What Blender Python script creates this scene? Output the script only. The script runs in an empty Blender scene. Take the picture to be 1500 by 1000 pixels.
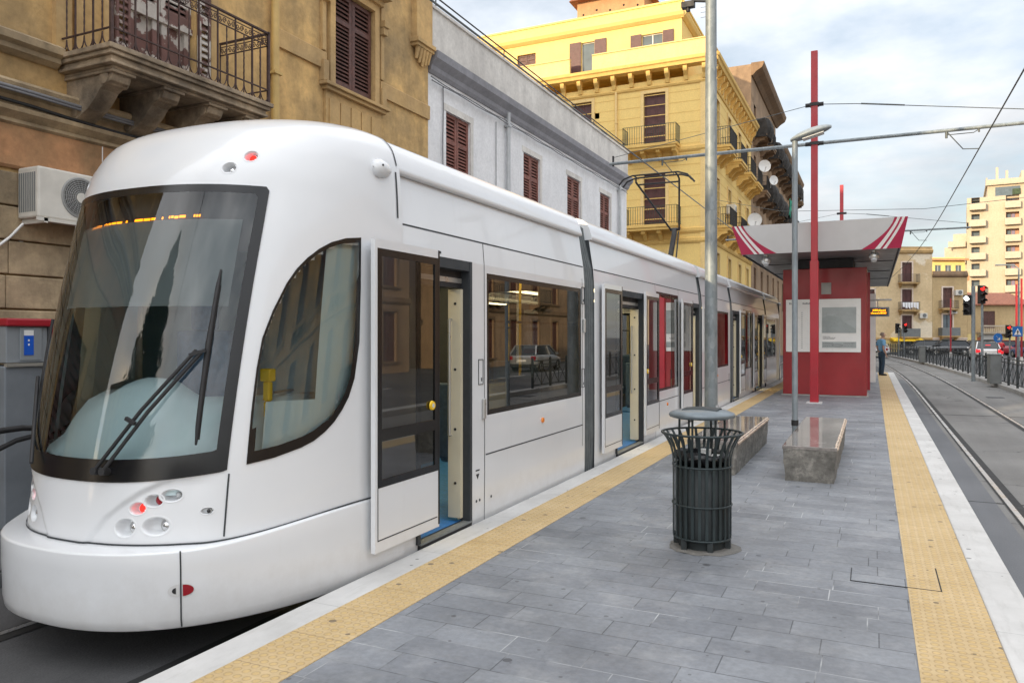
import bpy, bmesh, math, random
from mathutils import Vector, Matrix
RND = random.Random(11)
S = bpy.context.scene
C = S.collection
PI = math.pi
ROAD = -0.30           # road level; the platform top is z = 0

# ------------------------------------------------------------------ mesh builder
class MB:
    def __init__(s):
        s.v = []; s.f = []; s.mi = []; s.sm = []; s.m = 0; s.smooth = False
    def add(s, vs, fs):
        o = len(s.v); s.v.extend([tuple(p) for p in vs])
        for f in fs:
            s.f.append([o + i for i in f]); s.mi.append(s.m); s.sm.append(s.smooth)
    def quad(s, a, b, c, d): s.add([a, b, c, d], [(0, 1, 2, 3)])
    def box(s, x0, x1, y0, y1, z0, z1):
        s.add([(x0,y0,z0),(x1,y0,z0),(x1,y1,z0),(x0,y1,z0),(x0,y0,z1),(x1,y0,z1),(x1,y1,z1),(x0,y1,z1)],
              [(3,2,1,0),(4,5,6,7),(0,1,5,4),(1,2,6,5),(2,3,7,6),(3,0,4,7)])
    def hexa(s, p):   # eight points, bottom loop then top loop
        s.add(p, [(3,2,1,0),(4,5,6,7),(0,1,5,4),(1,2,6,5),(2,3,7,6),(3,0,4,7)])
    def bar(s, p, q, w, h=None):
        p = Vector(p); q = Vector(q); h = h or w
        d = (q - p).normalized()
        u = d.cross(Vector((0, 0, 1)))
        if u.length < 1e-4: u = Vector((1, 0, 0))
        u.normalize(); n = u.cross(d)
        a = [p + u*sx*w/2 + n*sy*h/2 for sx, sy in ((-1,-1),(1,-1),(1,1),(-1,1))]
        b = [x + (q - p) for x in a]
        s.hexa(a + b)
    def tube(s, pts, r, seg=8, closed=False, caps=True):
        pts = [Vector(p) for p in pts]; n = len(pts)
        rs = r if isinstance(r, (list, tuple)) else [r]*n
        old = s.smooth; s.smooth = True
        vs = []; up = None
        for i, p in enumerate(pts):
            if closed: d = pts[(i+1) % n] - pts[i-1]
            else: d = pts[min(i+1, n-1)] - pts[max(i-1, 0)]
            d.normalize()
            if up is None:
                up = d.orthogonal().normalized()
            else:
                up = (up - d*up.dot(d))
                up = up.normalized() if up.length > 1e-6 else d.orthogonal().normalized()
            w = d.cross(up)
            for k in range(seg):
                a = 2*PI*k/seg
                vs.append(p + (up*math.cos(a) + w*math.sin(a))*rs[i])
        fs = []
        for i in range(n if closed else n-1):
            j = (i+1) % n
            for k in range(seg):
                l = (k+1) % seg
                fs.append((i*seg+k, i*seg+l, j*seg+l, j*seg+k))
        s.add(vs, fs)
        if caps and not closed:
            s.smooth = False
            s.add(vs[:seg], [tuple(range(seg))]); s.add(vs[-seg:], [tuple(range(seg))])
        s.smooth = old
    def cyl(s, p, q, r0, r1=None, seg=16): s.tube([p, q], [r0, r0 if r1 is None else r1], seg)
    def lathe(s, prof, c=(0,0,0), seg=24, caps=True):
        old = s.smooth; s.smooth = True
        vs = []
        for r, z in prof:
            for k in range(seg):
                a = 2*PI*k/seg
                vs.append((c[0]+r*math.cos(a), c[1]+r*math.sin(a), c[2]+z))
        fs = []
        for i in range(len(prof)-1):
            for k in range(seg):
                l = (k+1) % seg
                fs.append((i*seg+k, i*seg+l, (i+1)*seg+l, (i+1)*seg+k))
        s.add(vs, fs); s.smooth = False
        if caps:
            s.add(vs[:seg], [tuple(range(seg))]); s.add(vs[-seg:], [tuple(range(seg))])
        s.smooth = old
    def prism(s, poly, axis, a, b):
        def P(u, w, t):
            return (t, u, w) if axis == 'x' else (u, t, w) if axis == 'y' else (u, w, t)
        n = len(poly)
        vs = [P(u, w, a) for u, w in poly] + [P(u, w, b) for u, w in poly]
        fs = [tuple(range(n)), tuple(range(2*n-1, n-1, -1))] + [(i, (i+1) % n, n+(i+1) % n, n+i) for i in range(n)]
        s.add(vs, fs)
    def ball(s, c, r, seg=12, sz=1.0):
        n = seg//2
        s.lathe([(r*math.sin(PI*i/n)+1e-5, -r*sz*math.cos(PI*i/n)) for i in range(n+1)], c, seg, False)
    def grid(s, rows, closed=False):
        o = len(rows[0]); vs = [p for r in rows for p in r]; fs = []
        for i in range(len(rows)-1):
            for k in range(o if closed else o-1):
                l = (k+1) % o
                fs.append((i*o+k, i*o+l, (i+1)*o+l, (i+1)*o+k))
        s.add(vs, fs)
    def mark(s): s.cuts = getattr(s, 'cuts', []) + [(len(s.v), len(s.f))]
    def build_each(s, name, mats, parent=None, org=(0,0,0), bevel=None):
        """one object per marked piece"""
        v0 = f0 = 0
        for v1, f1 in s.cuts:
            m = MB(); m.v = s.v[v0:v1]; m.f = [[i-v0 for i in f] for f in s.f[f0:f1]]; m.mi = s.mi[f0:f1]; m.sm = s.sm[f0:f1]
            m.build(name, mats, parent, org, bevel); v0, f0 = v1, f1
    def build(s, name, mats, parent=None, org=(0,0,0), bevel=None, seg=2):
        mats = mats if isinstance(mats, (list, tuple)) else [mats]
        me = bpy.data.meshes.new(name)
        me.from_pydata([(x-org[0], y-org[1], z-org[2]) for x, y, z in s.v], [], s.f)
        for m in mats: me.materials.append(m)
        me.polygons.foreach_set('material_index', s.mi)
        me.polygons.foreach_set('use_smooth', s.sm)
        bm = bmesh.new(); bm.from_mesh(me)
        bmesh.ops.recalc_face_normals(bm, faces=bm.faces)
        bm.to_mesh(me); bm.free(); me.update()
        o = bpy.data.objects.new(name, me); C.objects.link(o)
        if parent is not None: o.parent = parent
        else: o.location = org
        if bevel:
            b = o.modifiers.new('bevel', 'BEVEL'); b.width = bevel; b.segments = seg
            b.limit_method = 'ANGLE'; b.angle_limit = math.radians(40)
        return o

def tag(o, label=None, cat=None, group=None, kind=None):
    if label: o['label'] = label
    if cat: o['category'] = cat
    if group: o['group'] = group
    if kind: o['kind'] = kind
    return o
def thing(name, label, cat, loc=(0,0,0), rz=0, group=None):
    o = bpy.data.objects.new(name, None); C.objects.link(o)
    o.empty_display_size = .2
    o.location = loc; o.rotation_euler = (0, 0, rz)
    return tag(o, label, cat, group)
def copy_tree(o, parent=None):
    c = o.copy(); C.objects.link(c)
    if parent is not None: c.parent = parent
    for ch in list(o.children): copy_tree(ch, c)
    return c

# ------------------------------------------------------------------ materials
MC = {}
def newmat(name):
    m = bpy.data.materials.new(name); m.use_nodes = True
    nt = m.node_tree; nt.nodes.clear()
    out = nt.nodes.new('ShaderNodeOutputMaterial')
    p = nt.nodes.new('ShaderNodeBsdfPrincipled')
    nt.links.new(p.outputs[0], out.inputs[0])
    return m, nt, p, out
def coords(nt, sc=(1,1,1)):
    t = nt.nodes.new('ShaderNodeTexCoord'); mp = nt.nodes.new('ShaderNodeMapping')
    mp.inputs['Scale'].default_value = sc
    nt.links.new(t.outputs['Object'], mp.inputs[0]); return mp.outputs[0]
def noise(nt, vec, scale, detail=5, rough=.55):
    n = nt.nodes.new('ShaderNodeTexNoise')
    n.inputs['Scale'].default_value = scale; n.inputs['Detail'].default_value = detail; n.inputs['Roughness'].default_value = rough
    nt.links.new(vec, n.inputs['Vector']); return n.outputs['Fac']
def ramp(nt, fac, stops):
    r = nt.nodes.new('ShaderNodeValToRGB'); e = r.color_ramp.elements
    while len(e) < len(stops): e.new(.5)
    for i, (p, c) in enumerate(stops):
        e[i].position = p; e[i].color = (c, c, c, 1) if isinstance(c, (int, float)) else (*c, 1)
    nt.links.new(fac, r.inputs[0]); return r.outputs[0]
def mix(nt, fac, a, b, mode='MIX'):
    n = nt.nodes.new('ShaderNodeMix'); n.data_type = 'RGBA'; n.blend_type = mode; n.clamp_factor = True
    for sock, val in ((n.inputs[0], fac), (n.inputs[6], a), (n.inputs[7], b)):
        if isinstance(val, (int, float)): sock.default_value = val if sock.type == 'VALUE' else (val, val, val, 1)
        elif isinstance(val, (tuple, list)): sock.default_value = (*val, 1)
        else: nt.links.new(val, sock)
    return n.outputs[2]
def mth(nt, op, a, b=0):
    n = nt.nodes.new('ShaderNodeMath'); n.operation = op
    for i, v in enumerate((a, b)):
        if isinstance(v, (int, float)): n.inputs[i].default_value = v
        else: nt.links.new(v, n.inputs[i])
    return n.outputs[0]
def bump(nt, p, h, strength=.3, dist=.02):
    b = nt.nodes.new('ShaderNodeBump'); b.inputs['Strength'].default_value = strength; b.inputs['Distance'].default_value = dist
    nt.links.new(h, b.inputs['Height']); nt.links.new(b.outputs[0], p.inputs['Normal'])
def K(c, k): return tuple(min(1, x*k) for x in c)

def plain(name, col, rough=.5, metal=0, var=.12, scale=4, bmp=0, bscale=60, coat=0, rv=.1):
    if name in MC: return MC[name]
    m, nt, p, _ = newmat(name); v = coords(nt)
    f = noise(nt, v, scale)
    nt.links.new(ramp(nt, f, [(.3, K(col, 1-var)), (.7, K(col, 1+var))]), p.inputs['Base Color'])
    g = noise(nt, v, scale*3)
    nt.links.new(ramp(nt, g, [(.3, max(0, rough-rv)), (.7, min(1, rough+rv))]), p.inputs['Roughness'])
    p.inputs['Metallic'].default_value = metal; p.inputs['Coat Weight'].default_value = coat
    p.inputs['Coat Roughness'].default_value = .06
    if bmp: bump(nt, p, noise(nt, v, bscale), bmp, .01)
    MC[name] = m; return m

def plaster(name, col, dirt, amount=.5, streak=.4, bmp=.25, rough=.9, patch=None, pamt=.55, sc=.55, mottle=.2):
    """lime plaster: large stained patches, vertical rain streaks, fine grain"""
    if name in MC: return MC[name]
    m, nt, p, _ = newmat(name)
    v = coords(nt); vs = coords(nt, (1.1, 1.1, .22))
    a = ramp(nt, noise(nt, v, sc, 9, .62), [(.38, 0.), (.66, 1.)])
    c = mix(nt, mth(nt, 'MULTIPLY', a, amount), col, dirt)
    st = ramp(nt, noise(nt, vs, 2.2, 6, .6), [(.45, 0.), (.72, 1.)])
    c = mix(nt, mth(nt, 'MULTIPLY', st, streak), c, K(dirt, .75))
    if patch:
        pt = ramp(nt, noise(nt, v, sc*.8, 8, .6), [(pamt, 0.), (pamt+.03, 1.)])
        c = mix(nt, pt, c, patch)
    c = mix(nt, mottle, c, ramp(nt, noise(nt, v, 3.6, 9, .68), [(.36, .38), (.60, 1.08)]), 'MULTIPLY')
    g = noise(nt, v, 14, 5, .6)
    c = mix(nt, .35, c, ramp(nt, g, [(.2, .35), (.8, 1.)]), 'MULTIPLY')
    nt.links.new(c, p.inputs['Base Color']); p.inputs['Roughness'].default_value = rough
    h = mth(nt, 'ADD', mth(nt, 'MULTIPLY', noise(nt, v, 3, 6), 1.5), noise(nt, v, 45, 4))
    bump(nt, p, h, bmp, .012)
    MC[name] = m; return m

def emit(name, col, st):
    if name in MC: return MC[name]
    m = bpy.data.materials.new(name); m.use_nodes = True; nt = m.node_tree; nt.nodes.clear()
    out = nt.nodes.new('ShaderNodeOutputMaterial'); e = nt.nodes.new('ShaderNodeEmission')
    e.inputs[0].default_value = (*col, 1); e.inputs[1].default_value = st
    nt.links.new(e.outputs[0], out.inputs[0]); MC[name] = m; return m

def glass(name, tint=(.4,.45,.45), ior=1.6, wav=.0, rough=.0):
    """single sheet window glass: see-through tint under a Fresnel mirror layer"""
    if name in MC: return MC[name]
    m = bpy.data.materials.new(name); m.use_nodes = True; nt = m.node_tree; nt.nodes.clear()
    out = nt.nodes.new('ShaderNodeOutputMaterial'); t = nt.nodes.new('ShaderNodeBsdfTransparent')
    g = nt.nodes.new('ShaderNodeBsdfGlossy'); mx = nt.nodes.new('ShaderNodeMixShader'); fr = nt.nodes.new('ShaderNodeFresnel')
    fr.inputs['IOR'].default_value = ior
    t.inputs[0].default_value = (*tint, 1); g.inputs['Roughness'].default_value = rough; g.inputs[0].default_value = (1,1,1,1)
    if wav:
        b = nt.nodes.new('ShaderNodeBump'); b.inputs['Strength'].default_value = wav; b.inputs['Distance'].default_value = .02
        nt.links.new(noise(nt, coords(nt), 1.3, 2), b.inputs['Height'])
        nt.links.new(b.outputs[0], g.inputs['Normal'])
    nt.links.new(fr.outputs[0], mx.inputs[0]); nt.links.new(t.outputs[0], mx.inputs[1]); nt.links.new(g.outputs[0], mx.inputs[2])
    nt.links.new(mx.outputs[0], out.inputs[0]); MC[name] = m; return m

def paving_mat():
    m, nt, p, _ = newmat('slate_paving'); v = coords(nt)
    wob = noise(nt, v, 1.5, 2)
    br = nt.nodes.new('ShaderNodeTexBrick'); nt.links.new(v, br.inputs['Vector'])
    br.offset = .37; br.offset_frequency = 2; br.squash = 1.25; br.squash_frequency = 3
    br.inputs['Color1'].default_value = (.188,.198,.218,1); br.inputs['Color2'].default_value = (.240,.252,.272,1)
    br.inputs['Mortar'].default_value = (.085,.09,.10,1); br.inputs['Scale'].default_value = 1
    br.inputs['Mortar Size'].default_value = .0035; br.inputs['Mortar Smooth'].default_value = .2; br.inputs['Bias'].default_value = -.1
    br.inputs['Brick Width'].default_value = .43; br.inputs['Row Height'].default_value = .215
    big = ramp(nt, noise(nt, v, .8, 7, .6), [(.3, .66), (.7, 1.32)])
    c = mix(nt, 1., br.outputs['Color'], big, 'MULTIPLY')
    c = mix(nt, .5, c, ramp(nt, noise(nt, v, 26, 6, .65), [(.25, .5), (.75, 1.2)]), 'MULTIPLY')
    dust = ramp(nt, noise(nt, v, 2.1, 8, .7), [(.52, 0.), (.74, 1.)])
    c = mix(nt, mth(nt, 'MULTIPLY', dust, .5), c, (.40,.40,.40))
    # pale lime bloom along some joints
    lime = mth(nt, 'MULTIPLY', br.outputs['Fac'], ramp(nt, noise(nt, v, 1.1, 4), [(.5, 0.), (.6, 1.)]))
    c = mix(nt, lime, c, (.42,.43,.44))
    # trodden chewing gum
    vo = nt.nodes.new('ShaderNodeTexVoronoi'); vo.voronoi_dimensions = '2D'; vo.inputs['Scale'].default_value = 2.3; nt.links.new(v, vo.inputs['Vector'])
    wn = nt.nodes.new('ShaderNodeTexWhiteNoise'); nt.links.new(vo.outputs['Position'], wn.inputs['Vector'])
    rad = mth(nt, 'MULTIPLY', mth(nt, 'POWER', wn.outputs['Value'], 3.), .085)
    gum = mth(nt, 'LESS_THAN', mth(nt, 'ADD', vo.outputs['Distance'], mth(nt, 'MULTIPLY', noise(nt, v, 30), .03)), rad)
    c = mix(nt, mth(nt, 'MULTIPLY', gum, .75), c, (.05,.05,.055))
    v2 = nt.nodes.new('ShaderNodeTexVoronoi'); v2.voronoi_dimensions = '2D'; v2.inputs['Scale'].default_value = 6.5; nt.links.new(v, v2.inputs['Vector'])
    w2 = nt.nodes.new('ShaderNodeTexWhiteNoise'); nt.links.new(v2.outputs['Position'], w2.inputs['Vector'])
    sp2 = mth(nt, 'LESS_THAN', mth(nt, 'ADD', v2.outputs['Distance'], mth(nt, 'MULTIPLY', noise(nt, v, 40), .05)), mth(nt, 'MULTIPLY', mth(nt, 'POWER', w2.outputs['Value'], 4.), .12))
    c = mix(nt, mth(nt, 'MULTIPLY', sp2, .6), c, (.06,.06,.065))
    grime = ramp(nt, noise(nt, v, 1.3, 9, .72), [(.48, 0.), (.70, 1.)])
    c = mix(nt, mth(nt, 'MULTIPLY', grime, .4), c, (.10,.102,.108))
    nt.links.new(c, p.inputs['Base Color'])
    nt.links.new(ramp(nt, noise(nt, v, 5), [(.3, .42), (.7, .7)]), p.inputs['Roughness'])
    h = mth(nt, 'ADD', mth(nt, 'MULTIPLY', br.outputs['Fac'], -1.2), mth(nt, 'MULTIPLY', noise(nt, v, 18, 6), .8))
    bump(nt, p, h, .35, .008)
    return m

def tactile_mat():
    m, nt, p, _ = newmat('tactile_paving'); v = coords(nt)
    vo = nt.nodes.new('ShaderNodeTexVoronoi'); vo.voronoi_dimensions = '2D'; vo.inputs['Scale'].default_value = 1/.058; vo.inputs['Randomness'].default_value = 0.
    nt.links.new(coords(nt, (1,1,0)), vo.inputs['Vector'])
    dot = ramp(nt, vo.outputs['Distance'], [(.22, 1.), (.34, 0.)])
    ring = ramp(nt, vo.outputs['Distance'], [(.26, 0.), (.33, 1.), (.42, 0.)])
    base = ramp(nt, noise(nt, v, 1.1, 7, .6), [(.3, (.47,.335,.165)), (.7, (.60,.445,.245))])
    pale = ramp(nt, noise(nt, v, 3.2, 7, .7), [(.5, 0.), (.78, 1.)])
    c = mix(nt, mth(nt, 'MULTIPLY', pale, .55), base, (.70,.56,.34))
    c = mix(nt, mth(nt, 'MULTIPLY', ring, .45), c, (.26,.16,.06))
    c = mix(nt, mth(nt, 'MULTIPLY', dot, .30), c, (.62,.40,.10))
    br = nt.nodes.new('ShaderNodeTexBrick'); nt.links.new(v, br.inputs['Vector']); br.offset = 0
    br.inputs['Scale'].default_value = 1; br.inputs['Mortar Size'].default_value = .0025; br.inputs['Brick Width'].default_value = 5.; br.inputs['Row Height'].default_value = .40
    c = mix(nt, mth(nt, 'MULTIPLY', br.outputs['Fac'], .55), c, (.16,.11,.06))
    sp = nt.nodes.new('ShaderNodeTexVoronoi'); sp.voronoi_dimensions = '2D'; sp.inputs['Scale'].default_value = 5.2; nt.links.new(v, sp.inputs['Vector'])
    wn = nt.nodes.new('ShaderNodeTexWhiteNoise'); nt.links.new(sp.outputs['Position'], wn.inputs['Vector'])
    spot = mth(nt, 'LESS_THAN', mth(nt, 'ADD', sp.outputs['Distance'], mth(nt, 'MULTIPLY', noise(nt, v, 30), .05)), mth(nt, 'MULTIPLY', mth(nt, 'POWER', wn.outputs['Value'], 3.), .14))
    c = mix(nt, mth(nt, 'MULTIPLY', spot, .7), c, (.09,.075,.06))
    c = mix(nt, .45, c, ramp(nt, noise(nt, v, 20, 6, .7), [(.2, .6), (.8, 1.15)]), 'MULTIPLY')
    nt.links.new(c, p.inputs['Base Color']); p.inputs['Roughness'].default_value = .75
    bump(nt, p, dot, .5, .006); return m

def edge_mat():
    m, nt, p, _ = newmat('edge_stone'); v = coords(nt)
    c = ramp(nt, noise(nt, v, 1.3, 7, .65), [(.3, (.44,.43,.415)), (.7, (.62,.61,.595))])
    d = ramp(nt, noise(nt, coords(nt, (6, 1, 1)), 2.4, 7, .7), [(.52, 0.), (.75, 1.)])
    c = mix(nt, mth(nt, 'MULTIPLY', d, .55), c, (.36,.35,.33))
    sp = nt.nodes.new('ShaderNodeTexVoronoi'); sp.voronoi_dimensions = '2D'; sp.inputs['Scale'].default_value = 4.; nt.links.new(v, sp.inputs['Vector'])
    wn = nt.nodes.new('ShaderNodeTexWhiteNoise'); nt.links.new(sp.outputs['Position'], wn.inputs['Vector'])
    spot = mth(nt, 'LESS_THAN', sp.outputs['Distance'], mth(nt, 'MULTIPLY', mth(nt, 'POWER', wn.outputs['Value'], 4.), .11))
    c = mix(nt, mth(nt, 'MULTIPLY', spot, .7), c, (.10,.10,.10))
    br = nt.nodes.new('ShaderNodeTexBrick'); nt.links.new(v, br.inputs['Vector']); br.offset = 0
    br.inputs['Scale'].default_value = 1; br.inputs['Mortar Size'].default_value = .003; br.inputs['Brick Width'].default_value = 9.; br.inputs['Row Height'].default_value = 1.2
    c = mix(nt, mth(nt, 'MULTIPLY', br.outputs['Fac'], .5), c, (.2,.2,.19))
    nt.links.new(c, p.inputs['Base Color']); p.inputs['Roughness'].default_value = .7
    bump(nt, p, noise(nt, v, 30, 6), .25, .006); return m

def asphalt_mat(name, a, b, crack=True):
    m, nt, p, _ = newmat(name); v = coords(nt)
    c = ramp(nt, noise(nt, v, .35, 8, .6), [(.3, a), (.7, b)])
    c = mix(nt, .5, c, ramp(nt, noise(nt, coords(nt, (2, .12, 1)), 1.2, 6), [(.3, .7), (.7, 1.2)]), 'MULTIPLY')
    c = mix(nt, .6, c, ramp(nt, noise(nt, v, 90, 3, .7), [(.25, .5), (.75, 1.25)]), 'MULTIPLY')
    if crack:
        vo = nt.nodes.new('ShaderNodeTexVoronoi'); vo.voronoi_dimensions = '2D'; vo.feature = 'DISTANCE_TO_EDGE'; vo.inputs['Scale'].default_value = .3
        wv = nt.nodes.new('ShaderNodeVectorMath'); wv.operation = 'ADD'; nt.links.new(v, wv.inputs[0])
        nn = nt.nodes.new('ShaderNodeTexNoise'); nn.inputs['Scale'].default_value = 1.6; nn.inputs['Detail'].default_value = 5; nt.links.new(v, nn.inputs['Vector'])
        nt.links.new(nn.outputs['Color'], wv.inputs[1]); nt.links.new(wv.outputs[0], vo.inputs['Vector'])
        ck = mth(nt, 'LESS_THAN', vo.outputs['Distance'], .006)
        c = mix(nt, mth(nt, 'MULTIPLY', ck, .6), c, (.02,.02,.02))
    nt.links.new(c, p.inputs['Base Color']); p.inputs['Roughness'].default_value = .85
    bump(nt, p, noise(nt, v, 70, 4), .4, .01); return m

def galv_mat(name, a, b):
    m, nt, p, _ = newmat(name); v = coords(nt, (1,1,.5))
    vo = nt.nodes.new('ShaderNodeTexVoronoi'); vo.inputs['Scale'].default_value = 22; nt.links.new(v, vo.inputs['Vector'])
    wn = nt.nodes.new('ShaderNodeTexWhiteNoise'); nt.links.new(vo.outputs['Position'], wn.inputs['Vector'])
    c = mix(nt, wn.outputs['Value'], a, b)
    c = mix(nt, .6, c, ramp(nt, noise(nt, v, 5, 6, .65), [(.3, .65), (.7, 1.15)]), 'MULTIPLY')
    w = ramp(nt, noise(nt, coords(nt), 9, 6, .7), [(.66, 0.), (.72, 1.)])
    c = mix(nt, mth(nt, 'MULTIPLY', w, .5), c, (.6,.6,.58))
    nt.links.new(c, p.inputs['Base Color']); p.inputs['Metallic'].default_value = .2; p.inputs['Roughness'].default_value = .5
    return m

def granite_mat(name, a, b, rough, scale=40):
    m, nt, p, _ = newmat(name); v = coords(nt)
    c = ramp(nt, noise(nt, v, scale, 8, .75), [(.3, a), (.7, b)])
    bl = ramp(nt, noise(nt, v, 9, 9, .72), [(.5, 0.), (.7, 1.)])
    c = mix(nt, mth(nt, 'MULTIPLY', bl, .6), c, K(b, 1.9))
    dk = ramp(nt, noise(nt, v, 3.5, 6, .6), [(.45, 0.), (.68, 1.)])
    c = mix(nt, mth(nt, 'MULTIPLY', dk, .45), c, K(a, .5))
    nt.links.new(c, p.inputs['Base Color']); p.inputs['Roughness'].default_value = rough
    if rough > .3: bump(nt, p, noise(nt, v, 14, 8, .7), .7, .02)
    return m

def tram_white_mat():
    m, nt, p, _ = newmat('white_lacquer'); v = coords(nt)
    c = ramp(nt, noise(nt, v, .9, 5), [(.3, (.70,.715,.735)), (.7, (.75,.765,.785))])
    st = ramp(nt, noise(nt, coords(nt, (1, 3, .35)), 3, 7, .7), [(.58, 0.), (.85, 1.)])
    c = mix(nt, mth(nt, 'MULTIPLY', st, .16), c, (.46,.43,.39))
    # road dirt thrown up onto the skirts
    sep = nt.nodes.new('ShaderNodeSeparateXYZ'); nt.links.new(v, sep.inputs[0])
    low = ramp(nt, mth(nt, 'ADD', sep.outputs[2], mth(nt, 'MULTIPLY', noise(nt, v, 6, 7, .7), .5)), [(.35, 1.), (.78, 0.)])
    c = mix(nt, mth(nt, 'MULTIPLY', low, .42), c, (.38,.35,.31))
    nt.links.new(c, p.inputs['Base Color']); p.inputs['Roughness'].default_value = .3
    p.inputs['Coat Weight'].default_value = .6; p.inputs['Coat Roughness'].default_value = .05
    bump(nt, p, noise(nt, v, 1.6, 2), .04, .02)
    return m

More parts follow.
